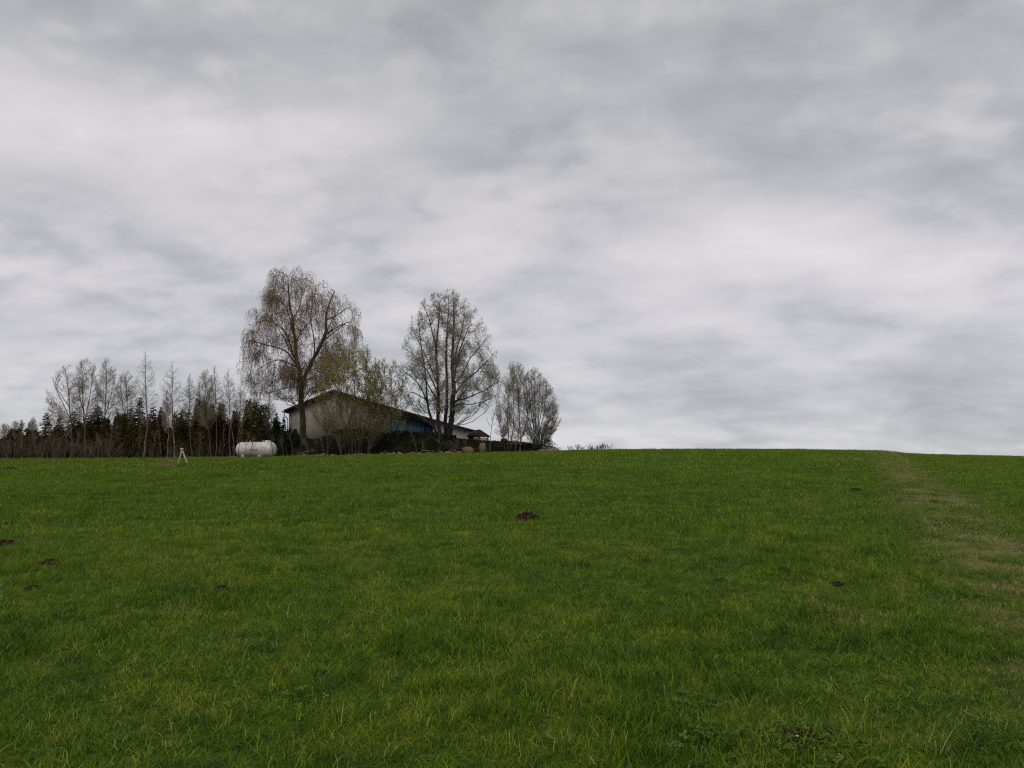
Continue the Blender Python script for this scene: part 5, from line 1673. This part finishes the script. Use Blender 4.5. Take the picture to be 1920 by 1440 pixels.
# dead grass and a dark green clump round its foot
mb = MB()
rs = np.random.default_rng(8)
for (px, py, n_, hh, w_) in [(302, 874, 420, .20, 1.2), (322, 873, 240, .20, .7), (355, 873, 80, .16, .25), (280, 876, 200, .12, 1.1), (312, 868, 110, .45, .8)]:
    h = ground_hit(px, py)
    for i in range(n_):
        b = blades(2, .08, hh * .5, hh * 1.3, .022, 3, rs, .9, 0, 0)
        dx, dy = rs.normal() * w_ * .35, rs.normal() * .35
        mb.add(np.concatenate(b.v) + np.array([h[0] + dx, h[1] + dy, gz(h[0] + dx, h[1] + dy)]), tris=np.concatenate(b.t), quads=np.concatenate(b.q), a=np.concatenate(b.a))
tag(link("dead_grass", mb.mesh("dead_grass", M["straw"], attr="tint")), "pale dead grass lying left of the A-frame", kind="stuff")
mb = MB(); h = ground_hit(345, 874)
b = blades(420, .40, .10, .26, .02, 3, rs, .9, .3, 0); mb.add(np.concatenate(b.v) * [1, .5, 1] + h, tris=np.concatenate(b.t), quads=np.concatenate(b.q), a=np.concatenate(b.a))
tag(link("grass_tussock", mb.mesh("grass_tussock", M["clover"], attr="tint")), "dark green tussock between the feet of the A-frame", "tussock")

# ================================================================== dead weeds on the skyline
wspec = [(1070, 15, 5, .7), (1083, 18, 8, 1.0), (1092, 12, 6, .8), (1105, 16, 6, 1.0), (1110, 8, 6, .6), (1121, 14, 8, .9), (1129, 15, 8, .8), (1136, 18, 7, 1.0), (1141, 18, 3, 1.0), (1048, 12, 2, .6), (1041, 11, 2, .6)]
wl_ = ["small pale cluster at the left end of the skyline weeds", "tall pinkish cluster, second from the left", "shorter cluster right of the tall pinkish one", "dark V-shaped cluster in the middle", "low bushy one right of the dark V-shape",
       "brush-like cluster left in the right-hand group", "reddish dense cluster in the right-hand group", "tallest dark cluster in the right-hand group", "single stalks at the right end of the skyline weeds",
       "single thin stalk beside the stone heap, right one", "single thin stalk beside the stone heap, left one"]
for i, ((px, hpx, ns, sp_), lab) in enumerate(zip(wspec, wl_)):
    Yw = 72.0; rs = np.random.default_rng(60 + i)
    x = (px - 960) / 1447 * Yw; z = gz(x, Yw)
    zt = at(0, np.interp(px, SKY_PX, SKY_PY) - hpx * .8, Yw)[2]
    H_ = zt - z
    P = np.zeros((ns * 2, 5, 3)); d = np.stack([rs.normal(size=ns * 2) * .13, rs.normal(size=ns * 2) * .13, np.ones(ns * 2)], -1)
    P[:, 0, 0] = rs.normal(size=ns * 2) * .16 * sp_; P[:, 0, 1] = rs.normal(size=ns * 2) * .15
    hh = H_ * (.45 + .6 * rs.random(ns * 2)); hh[0] = H_
    for k in range(1, 5):
        d = d + rs.normal(size=d.shape) * .05; d /= np.linalg.norm(d, axis=1, keepdims=True)
        P[:, k] = P[:, k - 1] + d * (hh / 4)[:, None]
    root = thing("dead_weed", (x, Yw, z - .03), "dry stalks on the skyline, " + lab, "weed", "dead weeds on the skyline right of the bank")
    mb = MB(); mb.tubes(P, np.full((ns * 2, 5), .009) * np.linspace(1.1, .8, 5), 4); link("stalk", mb.mesh("stalk", M["dry"]), root)
    Q, Rn = grow(rs, P, np.full((ns * 2, 5), .02), 5, .4, 1., (15, 40), (.08, .25), 3, .008, .006, up=.1, wig=.05)
    mb = MB(); mb.tubes(Q, Rn, 3); leaves_on(rs, Q, 2, .035, mb); link("seed_head", mb.mesh("seed_head", M["dry"]), root)

# low round bush at the foot of the rightmost tree
pb_ = bush_parts(31, h=1.5, r=1.2, mat="evergreen_olive", n=1600, leafs=.14)
xq = (1022 - 960) / 1447 * 69.5
rt = place(pb_, "low_bush", "low rounded olive bush beside the rightmost tree's foot", "bush", (xq, 69.5, float(bank(xq, 69.5)) - .1), 1.0, .75, .3, None)
open("/tmp/info.txt","w").write(str([(o.name,len(o.data.polygons)) for o in sorted([o for o in SC.objects if o.type=="MESH"],key=lambda o:-len(o.data.polygons))[:25]])+str(sum(len(o.data.loops)-2*len(o.data.polygons) for o in SC.objects if o.type == "MESH")))
print("objects", len(bpy.data.objects), "tris", sum(len(o.data.polygons) for o in SC.objects if o.type == "MESH"))
